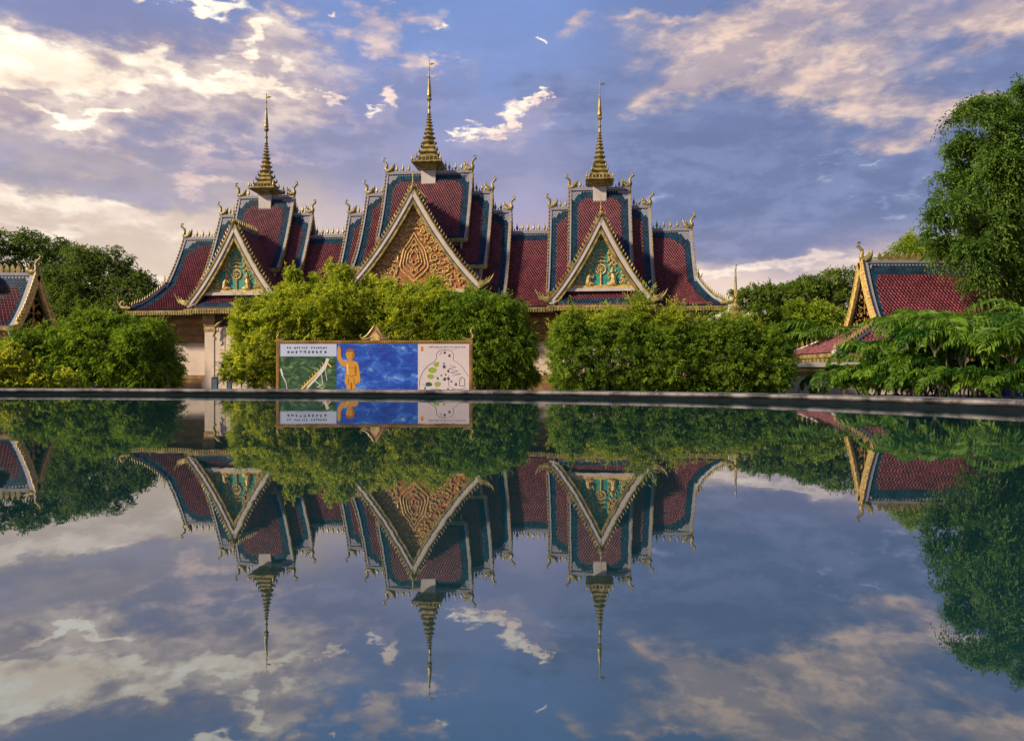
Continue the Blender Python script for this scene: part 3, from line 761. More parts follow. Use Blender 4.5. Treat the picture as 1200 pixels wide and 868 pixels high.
# walls
def bands(mb, x0, x1, y, lst):
    for z0, z1, o, mi in lst: mb.box(x0, x1, y-o, y+.4, z0, z1, mi)
wl = MB()
wl.box(-22.9, 22.9, 1.8, 9.2, GZ, 5.93, 0)
tag(wl.build('wall', 'cream', T))
en = MB()
for x0, x1 in ((-23.0, 23.0),):
    bands(en, x0, x1, 1.8, [(5.35, 5.92, .75, 1), (4.95, 5.35, .58, 0), (4.72, 4.95, .45, 1), (4.15, 4.72, .30, 0), (3.98, 4.15, .42, 1), (3.45, 3.98, .16, 0), (3.30, 3.45, .24, 1)])
    for i in range(150):
        x = x0+(i+.2)*(x1-x0)/150; en.box(x, x+.16, 1.8-.36, 1.8-.301, 4.25, 4.62, 0)
en.build('entablature', ['gold_brown', 'brown_step'], T)
pb = MB(); bands(pb, -23.2, 23.2, 1.8, [(GZ, -.28, .62, 0), (-.28, -.12, .50, 1), (-.12, .12, .38, 0), (.12, .26, .28, 1), (.26, .40, .18, 0)])
pb.build('plinth', ['brown_step', 'gold_brown'], T)
for sx in (-1, 0, 1):
    c = sx*15.62; hw = 4.6 if sx == 0 else 2.5
    for q in (-1, 1):
        p = MB(); x0 = c+q*hw
        for o, z0, z1, m_ in ((.62, GZ, -.2, 0), (.50, -.2, .05, 0), (.42, .05, 4.2, 0), (.48, 4.2, 4.45, 1), (.44, 4.45, 4.6, 0), (.50, 4.6, 5.0, 1), (.56, 5.0, 5.9, 1)):
            p.box(x0-o, x0+o, -.1-o*.8, .0+o*.8, z0, z1, m_)
        p.build('column', ['cream', 'gold_brown'], T)
        k = MB()       # carved bracket under the eave beside the column
        swoop(k, [(0, -1.3), (.25, -.9), (.2, -.5), (.5, -.2), (.9, .1)], [.03, .12, .09, .13, .05], o=(x0-q*.42, -.68, 5.0), fx=-q)
        swoop(k, [(.05, -1.7), (.3, -1.5), (.22, -1.2)], [.02, .08, .02], o=(x0-q*.42, -.68, 5.0), fx=-q)
        swoop(k, [(.2, -.9), (.5, -.8), (.55, -.5)], [.06, .07, .02], o=(x0-q*.42, -.68, 5.0), fx=-q)
        k.build('eave_bracket', 'gold', T, smooth=True)
    pw = MB(); pw.box(c-hw+.42, c+hw-.42, -.38, 1.85, GZ, 5.9, 0)
    for xx in (-hw/2+.1, 0, hw/2-.1): pw.box(c+xx-.03, c+xx+.03, -.42, -.381, .2, 4.2, 0)
    pw.box(c-hw+.42, c+hw-.42, -.45, -.38, 4.6, 5.9, 1)
    pw.box(c-hw+.63, c+hw-.63, -.50, -.38, GZ, .1, 0)
    pw.build('porch_wall', ['cream', 'dark_wood'], T)
# notice boards standing by the left porch
for (x, y, D, wd, hh, lb) in ((253, 454, 61.5, .55, 1.0, 'small glass fronted notice board on the wider stand by the left porch wall'), (270, 454, 61.5, .42, .98, 'low dark notice board standing right of the taller one by the left porch')):
    px, py, pz = at(x, y, D); e_ = empty('notice_board', (px, py-.2, GZ+.012), -.1, lb, 'notice board')
    b = MB(); b.box(-wd/2, wd/2, -.05, .05, .1, .1+hh+.12); b.build('frame', 'black', e_)
    b = MB(); b.box(-wd/2+.07, wd/2-.07, -.056, -.051, .2, hh+.1); b.build('panel', mat('board_glass', (.10, .16, .22), .2), e_)
    for q in (-1, 1): b = MB(); b.box(q*wd/2*.8-.03, q*wd/2*.8+.03, -.05, .05, 0, .1); b.build('leg', 'black', e_)
# ------------------------------------------------------------------ side halls
def side_hall(name, X, Yc, hd, length, za, ze, fx, label, crest_h, skirt=None):
    """small hall: ridge along x starting at X and running away from its gable (fx = side the gable faces)"""
    e_ = empty(name, (X, Yc, 0), 0, label, 'hall')
    prof = [(a, z) for a, z in curve(0, za, hd, ze, .62, 20)]
    mb = MB(); lo, hi = (0, length) if fx < 0 else (-length, 0)
    for sy in (-1, 1):
        tiled(mb, prof, lambda q: lo, lambda q: hi, (lambda u, a, z, sy=sy: (u, sy*a, z)), side=(.62, 0) if fx < 0 else (0, .62), top=.75, bot=.45, white=(.2, .62), cham=1.9)
    rf = mb.build('roof', TM, e_)
    rc = MB(); rc.box(lo, hi, -.11, .11, za-.04, za+.15); rc.build('ridge_cap', 'white_tile', rf)
    cr = MB(); n = int((length-1.2)/.36)
    for i in range(n):
        x = -fx*(1.1+i*.36)
        cr.prism([(-.13, 0), (-.15, crest_h*.35), (-.09, crest_h*.7), (0, crest_h), (.09, crest_h*.7), (.15, crest_h*.35), (.13, 0)], -.04, .04, 0, lambda a, b, z, x=x: (x+a, b, za+.15+z))
    cr.build('ridge_crest', 'gold', rf)
    finial('ridge_finial', rf, fx*.05, 0, za+.05, fx, .85)
    for sy in (-1, 1):
        b = MB()
        TR = lambda x, y, z, sy=sy: (fx*y, sy*x, z)
        b.strip(prof, .10, -.22, .03, .20, 0, TR); b.strip(prof, .18, .10, .0, .24, 0, TR); b.strip(prof, .10, -.02, -.30, .03, 1, TR)
        A_ = arc(prof); n = int(A_[-1]/.25)
        for i in range(1, n):
            v = i*A_[-1]/n; k = max(j for j in range(len(A_)-1) if A_[j] <= v+1e-9); q = (v-A_[k])/(A_[k+1]-A_[k])
            y_ = prof[k][0]+(prof[k+1][0]-prof[k][0])*q; z_ = prof[k][1]+(prof[k+1][1]-prof[k][1])*q
            b.lathe([(.09, -.05), (.11, .06), (.05, .17), (.01, .30)], 5, (fx*.12, sy*(y_+.1), z_+.16), 0)
        b.build('bargeboard', ['gold_carved', 'white_tile'], rf)
    pm = MB(); poly = [(-a, z-.3) for a, z in reversed(prof)]+[(a, z-.3) for a, z in prof[1:]]; n = len(poly)
    x = -fx*.16
    pm.add([(x, p[0], p[1]) for p in poly]+[(x-fx*.1, p[0], p[1]) for p in poly], [tuple(range(n)), tuple(range(2*n-1, n-1, -1))]+[(i, (i+1) % n, (i+1) % n+n, i+n) for i in range(n)])
    pd = pm.build('pediment', 'gold_brown', rf)
    rl = MB()
    def zat(y):
        for (a, b), (c_, d) in zip(prof, prof[1:]):
            if a <= y <= c_: return b+(d-b)*(y-a)/(c_-a)
        return ze
    relief_mesh(rl, hd-.25, ze-.2, za-.7, 0, lambda q, z: abs(q) < hd and z > ze-.1 and z < zat(abs(q))-.45, 3, rad=.075)
    rl.v = [(x+fx*.03, a, z) for (a, b, z) in rl.v]
    rl.build('carved_relief', 'gold_carved', pd)
    f = MB()
    for sy in (-1, 1):
        f.box(min(lo, hi), max(lo, hi), sy*hd-.06, sy*hd+.06, ze-.22, ze+.0)
    f.box(min(0, -fx*.5), max(0, -fx*.5), -hd, hd, ze-.25, ze-.02)
    f.build('eave_fascia', 'gold', rf)
    wl = MB(); x0, x1 = sorted((-fx*.8, -fx*length)); wl.box(x0, x1, -hd+.5, hd-.5, GZ, ze+.0)
    wl.build('wall', 'pink', e_)
    return e_, rf
# left hall (its gable faces right)
LH, lrf = side_hall('side_hall', -30.25, 47.0, 2.0, 14, 6.75, 3.35, 1, 'small red roofed hall with gold carved gable at the far left behind bamboo', .55)
st_ = MB()
for xx in (-.9, -.1):
    st_.tube([(xx, -1.75, 1.2), (xx-.25, -2.0, 3.1)], [.09, .07], 6)
st_.build('eave_strut', 'white', LH)
# right hall (its gable faces left) with a lower sloping skirt roof and lotus frieze
RH, rrf = side_hall('side_hall', 22.25, 47.0, 2.0, 16, 7.55, 3.5, -1, 'sunlit hall with gold gable and red roof at the right behind palms', .5)
sk = MB()
pf = [(0, 3.45), (-1.2, 2.75), (-2.4, 2.15), (-3.7, 1.68)]
def lw(q): return -q
tiled(sk, [(a, z) for a, z in [(-p[0], p[1]) for p in pf]], lambda q: -2.0-q*.62, lambda q: 2.0+q*.62, lambda u, a, z: (-a, u, z), top=0, side=(.0, .0), bot=0, white=None, cham=0)
fp = [(0, 3.4), (.6, 2.85), (1.3, 2.25), (2.3, 1.68)]
for sy in (-1, 1):
    tiled(sk, fp, lambda q: -q*1.6, lambda q: 15, (lambda u, a, z, sy=sy: (u, sy*(2.0+a), z)), top=0, side=(0, 0), bot=.35, white=None, cham=0)
so_ = sk.build('skirt_roof', TM, RH)
for sy in (-1, 1):
    hp = MB(); P_ = [Vector((-.05, sy*2.0, 3.5)), Vector((-1.2, sy*2.72, 2.83)), Vector((-2.4, sy*3.48, 2.22)), Vector((-3.75, sy*4.35, 1.72))]
    hp.tube(P_, .11, 6, 0)
    for i in range(14):
        k = (i+.4)/14*3; j = int(k); p = P_[j].lerp(P_[j+1], k-j)
        hp.lathe([(.06, 0), (.11, .12), (.08, .26), (.01, .50)], 5, (p.x, p.y, p.z+.08), 1)
    hp.build('hip_ridge', ['white', 'gold'], so_)
fr_ = MB(); fr_.box(-3.75, 15, -4.35, -4.2, 1.45, 1.68, 0); fr_.box(-3.8, -3.65, -4.2, 4.2, 1.45, 1.68, 0)
for i in range(34): 
    x = -3.6+i*.55; fr_.prism([(-.2, 0), (-.22, -.2), (0, -.42), (.22, -.2), (.2, 0)], -4.32, -4.22, 0, lambda a, b, z, x=x: (x+a, b, 1.449+z))
for i in range(15):
    y = -4.0+i*.57; fr_.prism([(-.2, 0), (-.22, -.2), (0, -.42), (.22, -.2), (.2, 0)], 0, .08, 0, lambda a, b, z, y=y: (-3.74+b, y+a, 1.449+z))
fr_.build('eave_frieze', 'gold', so_)
lwll = MB(); lwll.box(-2.6, 15, -3.4, 3.4, GZ, 1.6); lwll.build('lower_wall', 'cream', RH)

for h_, k_ in ((LH, 1.27), (RH, 1.32)):
    h_.location = (h_.location.x*k_, h_.location.y*k_, CAMZ*(1-k_)); h_.scale = (k_, k_, k_)
# cream garden wall in front of the right hall
gw = empty('garden_wall', (0, 0, 0), 0, 'cream garden wall with brown gold cornice and pale top between hedge and palms', 'wall')
gw.scale = (1.5, 1.5, 1.5); gw.location = (0, 0, CAMZ*(1-1.5))
x0, x1, yw = 11.5, 24.0, 36.0
b = MB(); b.box(x0, x1, yw, yw+.4, GZ, .40); b.build('wall', 'cream', gw)
b = MB(); b.box(x0-.1, x1+.1, yw-.10, yw+.5, .40, .56); b.box(x0-.1, x1+.1, yw-.18, yw+.58, .56, .72, 1); b.box(x0-.1, x1+.1, yw-.08, yw+.48, .72, .80); b.build('cornice', ['gold_brown', 'gold'], gw)
b = MB(); b.box(x0-.15, x1+.15, yw-.22, yw+.62, .80, 1.04); b.build('wall_cap', 'white', gw)
# ------------------------------------------------------------------ gold-spired stupa behind the hedge
sx_, sy_, _ = at(862, 400, 76)
su = empty('stupa', (sx_, sy_, GZ), 0, 'small white and gold stupa with thin spire just right of the temple eave', 'stupa')
su.scale = (1.0, 1.0, 1.27)
b = MB(); b.lathe([(3.0, 0), (3.0, 3.1), (3.4, 3.2), (3.4, 3.5), (2.5, 4.0), (2.3, 4.5), (1.5, 4.9), (.8, 5.3), (.5, 5.7)], 16); b.build('dome', 'white', su)
b = MB(); b.lathe([(.5, 5.6), (.8, 5.8), (.85, 6.0), (.42, 6.2), (.5, 6.4), (.55, 6.6), (.24, 6.9), (.28, 7.05), (.14, 7.4), (.17, 7.55), (.14, 8.3), (.09, 9.2), (.06, 9.6), (.12, 9.65), (.02, 10.1)], 10)
b.prism([(0, 0), (.14, .03), (.22, .14), (.1, .12), (0, .14)], -.02, .02, 0, lambda x, y, z: (x, y, 9.9+z))
b.build('spire', 'gold', su)
for a in range(6):
    th = a*math.pi/3+.3; b = MB(); b.lathe([(.25, 3.5), (.3, 3.8), (.16, 4.2), (.18, 4.4), (.08, 5.0), (.02, 6.0)], 8, (2.9*math.cos(th), 2.9*math.sin(th), 0)); b.build('corner_spire', 'gold', su)

# ------------------------------------------------------------------ billboard by the pool
BD = 25.0
def bx(x): return (x-600)/F*BD
def bz(y): return CAMZ+(439-y)/F*BD
OG = -.60; BK = 49.0/BD
bb = empty('billboard', (bx(439)*BK, BD*BK, CAMZ-BK*(CAMZ-OG)), 0, 'wide gold framed billboard with waterfall picture, golden child statue picture and site map', 'billboard')
ox = bx(439)
def B(x): return bx(x)-ox
def Zb(y): return bz(y)-OG
def bbox(mb, x0, x1, y0, y1, f=-.05, t=.03, mi=0): mb.box(B(x0), B(x1), f-t, f, Zb(y1), Zb(y0), mi)
bb.scale = (BK, BK, BK)
bot = 461
b = MB(); b.box(B(328), B(550), -.04, .04, Zb(bot+2), Zb(403)); b.build('backing', 'black', bb)
b = MB()
b.box(B(324.5), B(328.4), -.09, .09, Zb(bot+3), Zb(398.5)); b.box(B(549.8), B(554), -.09, .09, Zb(bot+3), Zb(398.5)); b.box(B(328.4), B(549.8), -.085, .085, Zb(402.8), Zb(399.0)); b.box(B(328.4), B(549.8), -.085, .085, Zb(bot+1.6), Zb(bot))
for i in range(95): x = 325+i*2.42; b.box(B(x), B(x+1.2), -.10, -.0852, Zb(401.9), Zb(399.9))
for i in range(28):
    y = 403+i*2.3
    for xa in (325.4, 550.8): b.box(B(xa), B(xa+2.3), -.105, -.0905, Zb(y+1.2), Zb(y))
fr_ = b.build('frame', 'gold_brown', bb)
for xx in (326.5, 552): 
    b = MB(); b.box(B(xx)-.05, B(xx)+.05, -.05, .05, .25, Zb(bot+3)); b.build('leg', 'gold_brown', bb)
b = MB(); cx_ = B(439.5); zt = Zb(399)
for fx in (-1, 1):
    swoop(b, [(.02, .52), (.12, .36), (.26, .18), (.42, .08), (.50, .16), (.44, .22)], [.012, .04, .045, .04, .03, .012], o=(cx_, 0, zt), fx=fx)
    swoop(b, [(.1, .1), (.3, .05), (.46, .04)], [.04, .04, .02], o=(cx_, 0, zt), fx=fx)
b.prism([(cx_-.3, zt), (cx_-.24, zt+.16), (cx_-.12, zt+.36), (cx_, zt+.5), (cx_+.12, zt+.36), (cx_+.24, zt+.16), (cx_+.3, zt)], .0, .04, 1)
b.prism([(cx_-.15, zt+.01), (cx_-.17, zt+.12), (cx_, zt+.34), (cx_+.17, zt+.12), (cx_+.15, zt+.01)], -.03, -.001, 2)
b.build('crest_ornament', ['gold', 'pink', 'gold_carved'], bb)
for xx, fx, s in ((327, -1, .55), (551.5, 1, .75)):
    b = MB()
    swoop(b, [(-.42, .30), (-.30, .10), (0, .04), (.12, .20), (.02, .42), (.10, .62)], [.01, .05, .08, .06, .04, .01], o=(B(xx), 0, zt), fx=fx, s=s)
    b.build('corner_finial', 'gold', bb, smooth=True)
def flat(name, color, rough=.45): 
    return mat(name, color, rough, 0, .03, 2)
# left panel: header and green gorge picture
def artmat(name, stops, scale, stretch=(1, 1, 1), dist=1.5, detail=6, wave=False):
    m = bpy.data.materials.new(name); m.use_nodes = True; t = NT(m.node_tree); p = m.node_tree.nodes['Principled BSDF']
    co = t.new('ShaderNodeTexCoord'); mp = t.new('ShaderNodeMapping'); t.l.new(co.outputs['Object'], mp.inputs[0]); mp.inputs['Scale'].default_value = stretch
    n_ = t.noise(mp.outputs[0], scale, detail, .65, dist)
    t.put(p.inputs['Base Color'], t.ramp(n_, stops)); p.inputs['Roughness'].default_value = .4; return m
M['art_green'] = artmat('gorge_print', [(.3, (.008, .02, .012, 1)), (.45, (.022, .065, .028, 1)), (.55, (.05, .13, .05, 1)), (.66, (.16, .27, .08, 1)), (.78, (.22, .36, .30, 1))], 2.2, (1, 1, 1.6))
M['art_blue'] = artmat('water_print', [(.36, (.012, .04, .30, 1)), (.50, (.015, .08, .48, 1)), (.58, (.05, .18, .62, 1)), (.65, (.24, .42, .78, 1)), (.74, (.7, .8, .9, 1))], 1.5, (1, 1, 1.9), .5, 12)
b = MB(); bbox(b, 328.4, 395, 403, 417.5); pn = b.build('panel', flat('header_print', (.50, .58, .74)), bb); pn['label'] = 'pale blue header with two rows of script'
b = MB(); bbox(b, 328.4, 395, 417.6, bot); gp = b.build('panel', 'art_green', bb); gp['label'] = 'green gorge picture'
b = MB(); bbox(b, 395.1, 490, 403, bot); bp_ = b.build('panel', 'art_blue', bb); bp_['label'] = 'blue water picture with golden child statue'
b = MB(); bbox(b, 490.1, 549.8, 403, bot); mpn = b.build('panel', flat('map_paper', (.66, .58, .57)), bb); mpn['label'] = 'white site map'
M['ink'] = flat('ink', (.03, .03, .06)); M['pale_ink'] = flat('pale_print', (.66, .68, .62)); M['lime'] = flat('lime_print', (.30, .40, .04)); M['dk_green'] = flat('dark_green_print', (.03, .09, .06))
M['orange'] = flat('amber_print', (.62, .30, .03)); M['orange_d'] = flat('deep_amber_print', (.34, .12, .012)); M['orange_l'] = flat('light_amber_print', (.85, .55, .14)); M['red_ink'] = flat('red_print', (.45, .06, .03)); M['white_print'] = flat('white_print', (.72, .68, .70))
gr = random.Random(4)
def glyph(mb, x, y, h, w_, n=4, mi=0, f=-.081):
    for k in range(n):
        if gr.random() < .5: a = gr.uniform(0, .8); yy = y+gr.uniform(0, h*.85); mb.box(B(x+a*w_*.3), B(x+w_*(.6+gr.random()*.4)), f-.002-.0004*k, f-.0004*k, Zb(yy+h*.16), Zb(yy), mi)
        else: xx = x+gr.uniform(0, w_*.8); mb.box(B(xx), B(xx+w_*.2), f-.002-.0004*k, f-.0004*k, Zb(y+h), Zb(y+gr.uniform(0, h*.4)), mi)
b = MB()
for i in range(17): 
    if i not in (2, 9): glyph(b, 337+i*2.8, 406, 2.6, 2.1)
for i in range(10): glyph(b, 337+i*4.8, 410.6, 3.2, 3.2, 5)
for i in range(22): glyph(b, 337+i*2.1, 415.4, .6, 1.2, 2)
b.build('lettering', 'ink', pn)
# gorge picture: pale diagonal stairway with railings
def seg(mb, x0, y0, x1, y1, w_, mi=0, f=-.082):
    a = Vector((B(x0), Zb(y0))); c_ = Vector((B(x1), Zb(y1))); d = (c_-a).normalized(); n_ = Vector((-d.y, d.x))*(w_*BD/F/2)
    P_ = [a+n_, a-n_, c_-n_, c_+n_]
    mb.prism([(p.x, p.y) for p in P_], f-.002, f, mi)
b = MB()
k = -.082
for i, (p, w_, mi) in enumerate([((354, 456, 374, 436), 2.2, 1), ((361, 454, 382, 431), 2.6, 0), ((374, 438, 384, 424), 3.2, 0), ((381, 431, 385, 420), 3.6, 0), ((383, 424, 389, 430), 1.6, 1), ((350, 461, 362, 455), 2.2, 1),
        ((377, 436, 379, 450), .9, 0), ((379, 450, 373, 453), .7, 0), ((382, 434, 384, 446), .7, 0), ((370, 446, 377, 452), .8, 0), ((372, 453, 380, 455), .6, 0), ((368, 458, 378, 456), .6, 0), ((331, 438, 336, 448), 1.2, 0), ((336, 448, 338, 460), .8, 0), ((330, 432, 332, 440), 2.2, 0), ((334, 456, 332, 461), .9, 0), ((345, 459, 351, 461), 1.2, 0)]):
    seg(b, *p, w_, mi, k-.0025*i*.1)
for i in range(9): seg(b, 356+i*3, 455-i*3.3, 354.5+i*3, 451-i*3.3, .6, 1, k-.004)
b.build('stairway_print', ['pale_ink', 'orange_l'], gp)
# golden child statue picture
def blobp(mb, pts, mi, f):
    pp = catmull([Vector(p) for p in pts], 5, True); mb.prism([(B(p.x), Zb(p.y)) for p in pp][::-1], f-.002, f, mi)
b = MB(); f0 = -.082
bb2 = MB(); bbox(bb2, 395.3, 430, 456.5, 460.8, -.0801, .001); bbox(bb2, 430, 489.6, 458, 460.8, -.0801, .001); bb2.build('pale_strip_print', 'white_print', bp_)
blobp(b, [(396.5, 407), (398.5, 405.8), (400, 410), (400.2, 417), (402.5, 421.5), (407, 424.5), (407, 429.5), (402, 428.5), (397.5, 423.5), (396, 417)], 0, f0)   # raised arm
blobp(b, [(405.5, 424), (410, 422.8), (415, 423), (419, 425), (419.5, 431), (418.5, 438), (420, 445), (419, 449), (415, 450.5), (409, 450.5), (405, 449), (405, 441), (406.5, 434)], 0, f0-.0021)     # torso and skirt
blobp(b, [(418, 424.5), (420.5, 427), (422, 436), (423, 445), (421.5, 448), (419.5, 446), (418.5, 437)], 0, f0-.0042)   # hanging arm
blobp(b, [(407, 450), (411, 450), (411.5, 456), (410.8, 460), (408, 460), (406.8, 455)], 0, f0-.001)
blobp(b, [(413, 450), (417, 450), (417, 456), (415.8, 460), (413.5, 460), (412.6, 455)], 0, f0-.001)
blobp(b, [(406, 412), (409, 409.3), (413, 409.3), (416, 412), (415.8, 417.5), (413.5, 421.8), (411, 422.8), (408.5, 421.3), (406.4, 417.5)], 0, f0-.0063)   # head
blobp(b, [(405.6, 413.5), (407.5, 410), (411, 408.7), (414.8, 410), (416.2, 414), (413, 412.3), (409, 412.3)], 1, f0-.0084)   # hair
seg(b, 408.2, 415.4, 410, 415.4, .5, 1, f0-.0084); seg(b, 412.2, 415.4, 414, 415.4, .5, 1, f0-.0084); seg(b, 410.2, 419.4, 412.3, 419.4, .55, 1, f0-.0084); blobp(b, [(414, 413), (415.4, 414), (414.6, 418.5), (412.6, 421.5), (413.4, 418)], 1, f0-.0084)
blobp(b, [(407, 427), (409, 426.5), (409.4, 433), (409, 440), (407.4, 438)], 2, f0-.0063); blobp(b, [(416.5, 428), (418.3, 431), (417.5, 438), (416.2, 436)], 1, f0-.0063); seg(b, 409, 430.5, 415.5, 430.8, .4, 1, f0-.0063)
seg(b, 405.6, 438.5, 412, 441, .5, 1, f0-.0084); seg(b, 412, 441, 418.6, 438.8, .5, 1, f0-.0084); seg(b, 409, 443, 408.4, 450, .35, 1, f0-.0084); seg(b, 415, 443, 415.8, 450, .35, 1, f0-.0084)
blobp(b, [(411.6, 449), (412.6, 449), (412.4, 460), (411.9, 460)], 1, f0-.0084)
b.build('child_statue_print', ['orange', 'orange_d', 'orange_l'], bp_)
b = MB()
for r_, y in enumerate((404.5, 407.6, 410.6)):
    for i in range(34):
        if (i*7+r_*5) % 11 > 1: glyph(b, 427+i*1.75, y, 1.5, 1.25, 2)
for r_ in range(13):
    for i in range(30):
        if gr.random() > .25: glyph(b, 432+i*1.85, 415+r_*3.1, 1.2, 1.2, 1)
b.build('lettering', flat('navy_print', (.01, .02, .12)), bp_)
b = MB(); seg(b, 434, 460, 443, 459.4, 1.2); seg(b, 450, 460, 461, 459.6, 1.2); seg(b, 478, 460.2, 484, 460, 1); b.build('skyline_print', 'ink', bp_)
# site map
b = MB()
for i in range(22): glyph(b, 502+i*2.0, 405.6, 2.0, 1.6, 3)
for i in range(14): glyph(b, 512+i*1.6, 408.8, .8, 1.1, 1)
def line(pts, w_=.35, mi=0):
    for p, q in zip(pts, pts[1:]): seg(b, p[0], p[1], q[0], q[1], w_, mi, -.082-.0003*gr.random())
line([(491.5, 455), (492, 445), (496, 435), (502, 428), (509, 424), (511.5, 420), (512, 414), (515, 411), (522, 409.8), (529, 411), (532, 416), (531, 422), (536, 424.5), (541, 429), (546, 436), (549, 441)])
line([(527, 428), (534, 430), (526, 432), (537, 434.5), (528, 436.5), (540, 438), (530, 440)]); line([(526, 440), (526, 452), (532, 455), (540, 456), (546, 454)]); line([(538.5, 452), (539, 444), (542, 441.5), (544.5, 444), (544.8, 452), (538.5, 452)], .5)
line([(505, 455), (515, 456), (524, 458), (534, 455)]); line([(495, 450), (500, 452), (497, 456)]); line([(515, 416), (518, 412)], .3)
for (x, y, s) in ((521, 413.5, 2.8), (526.5, 417, 3), (520.5, 430, 3.5), (520, 426, 2), (525, 435, 3), (517, 440, 2), (521, 444.5, 3.5), (525.5, 444, 3), (513, 443.5, 2.4), (534, 450.5, 3), (525, 455.6, 2), (498, 455, 2), (510.5, 441, 1.2), (522, 439, 2), (529, 447, 2)):
    for k in range(3): seg(b, x-s/2+gr.random(), y-s/2+k*s/3, x+s/2, y-s/2+k*s/3+.4*gr.random(), s*.28, 0, -.083-.001*k)
b.build('map_lines', flat('violet_ink', (.06, .04, .09)), mpn)
b = MB()
for pts in ([(508, 427), (511, 424.5), (514.5, 424), (514, 428), (511.5, 430)], [(502, 433), (505, 430.5), (510, 431), (512, 434), (508, 437), (503.5, 436)], [(501, 440), (504, 438.3), (508, 439.5), (508, 443), (503, 443.5)], [(509.5, 449), (513, 447), (516.5, 448.5), (515.5, 452), (511, 453)]): blobp(b, pts, 0, -.081)
blobp(b, [(499, 449), (503, 447.5), (506.5, 449.5), (505.5, 452), (500.5, 452.3)], 1, -.081)
b.build('map_patches', ['lime', 'dk_green'], mpn)
b = MB(); bbox(b, 493.2, 496.4, 405.6, 411.4, -.081, .002, 1); seg(b, 494.8, 406.2, 494.8, 409.5, 1.4, 0, -.0835); seg(b, 493.6, 410.4, 496, 410.4, 1.2, 0, -.0835)
b.build('emblem', ['red_ink', 'orange_l'], mpn)

# ------------------------------------------------------------------ street lamp at the left margin
lx, ly, lz = at(-2, 334, 26); LK = 2.1
lp_ = empty('street_lamp', (lx*LK, ly*LK, CAMZ-LK*(CAMZ-OG)), 0, 'dark dome shaded garden lamp at the left picture edge', 'street lamp')
H = lz-OG; lp_.scale = (LK, LK, LK)
b = MB(); b.lathe([(.16, 0), (.16, .15), (.07, .3), (.05, 1.2), (.045, H-.35), (.06, H-.3)], 10, (-.0, 0, 0)); b.build('pole', 'black', lp_)
b = MB(); b.lathe([(.32, -.30), (.36, -.26), (.33, -.05), (.25, .14), (.12, .26), (.03, .30)], 18, (0, 0, H)); b.build('lamp_shade', 'black', lp_, smooth=True)
b = MB(); b.lathe([(.05, -.5), (.17, -.46), (.2, -.36), (.16, -.31)], 12, (0, 0, H)); b.build('lamp_globe', 'white', lp_, smooth=True)

# ------------------------------------------------------------------ low stand behind the right palms
tx_, ty_, _ = at(1172, 440, 47)
sd_ = empty('stand', (tx_, ty_, GZ), 0, 'low white topped stand with dark blue cloth, half hidden behind the right palms', 'stand')
b = MB(); b.box(-1.9, 1.9, -.6, .6, 1.36, 1.44); b.box(-1.95, 1.95, -.65, .65, 1.30, 1.359); b.build('top', 'white', sd_)
for q in (-1, 1):
    for p_ in (-1, 1): b = MB(); b.box(q*1.7-.04, q*1.7+.04, p_*.5-.04, p_*.5+.04, 0, 1.30); b.build('leg', 'black', sd_)
b = MB(); cl = [(-1.6+i*.2, -.48+.05*math.sin(i*2.1)) for i in range(17)]
b.add([(x, y, .72) for x, y in cl]+[(x, y-.04, .05) for x, y in cl], [(i, i+1, 18+i, 17+i) for i in range(16)])
b.build('cloth', mat('dark_blue_cloth', (.02, .03, .16), .85), sd_)
# ------------------------------------------------------------------ vegetation
rng = np.random.default_rng(11)
TK = [6]         # sprays per tuft
def unit(a): return a/np.maximum(np.linalg.norm(a, axis=1, keepdims=True), 1e-9)
def leaf_mesh(name, P, D_, Ln, Wd, V, m, parent=None, fold=.0):
    """one rhombic blade per row: base P, axis D_, length Ln, width Wd, tone V"""
    N = len(P); D_ = unit(D_)
    r = unit(rng.normal(size=(N, 3))); S = unit(np.cross(D_, r)); U = np.cross(S, D_)
    Ln = Ln[:, None]; Wd = Wd[:, None]
    A = P; B_ = P+D_*Ln*.42+S*Wd*.5+U*Wd*.10; C_ = P+D_*Ln+np.array([[0, 0, -1]])*Ln*.10; E_ = P+D_*Ln*.42-S*Wd*.5+U*Wd*.10
    v = np.stack([A, B_, C_, E_], 1).reshape(-1, 3)
    me = bpy.data.meshes.new(name); me.vertices.add(N*4); me.vertices.foreach_set('co', v.ravel().astype(np.float32))
    me.loops.add(N*4); me.loops.foreach_set('vertex_index', np.arange(N*4, dtype=np.int32))
    me.polygons.add(N); me.polygons.foreach_set('loop_start', np.arange(0, N*4, 4, dtype=np.int32)); me.polygons.foreach_set('loop_total', np.full(N, 4, dtype=np.int32))
    at_ = me.attributes.new('v', 'FLOAT', 'FACE'); at_.data.foreach_set('value', np.clip(V, 0, 1).astype(np.float32))
    me.materials.append(M[m]); me.update(calc_edges=True); me.validate()
    o = bpy.data.objects.new(name, me); C.objects.link(o)
    if parent: o.parent = parent
    return o
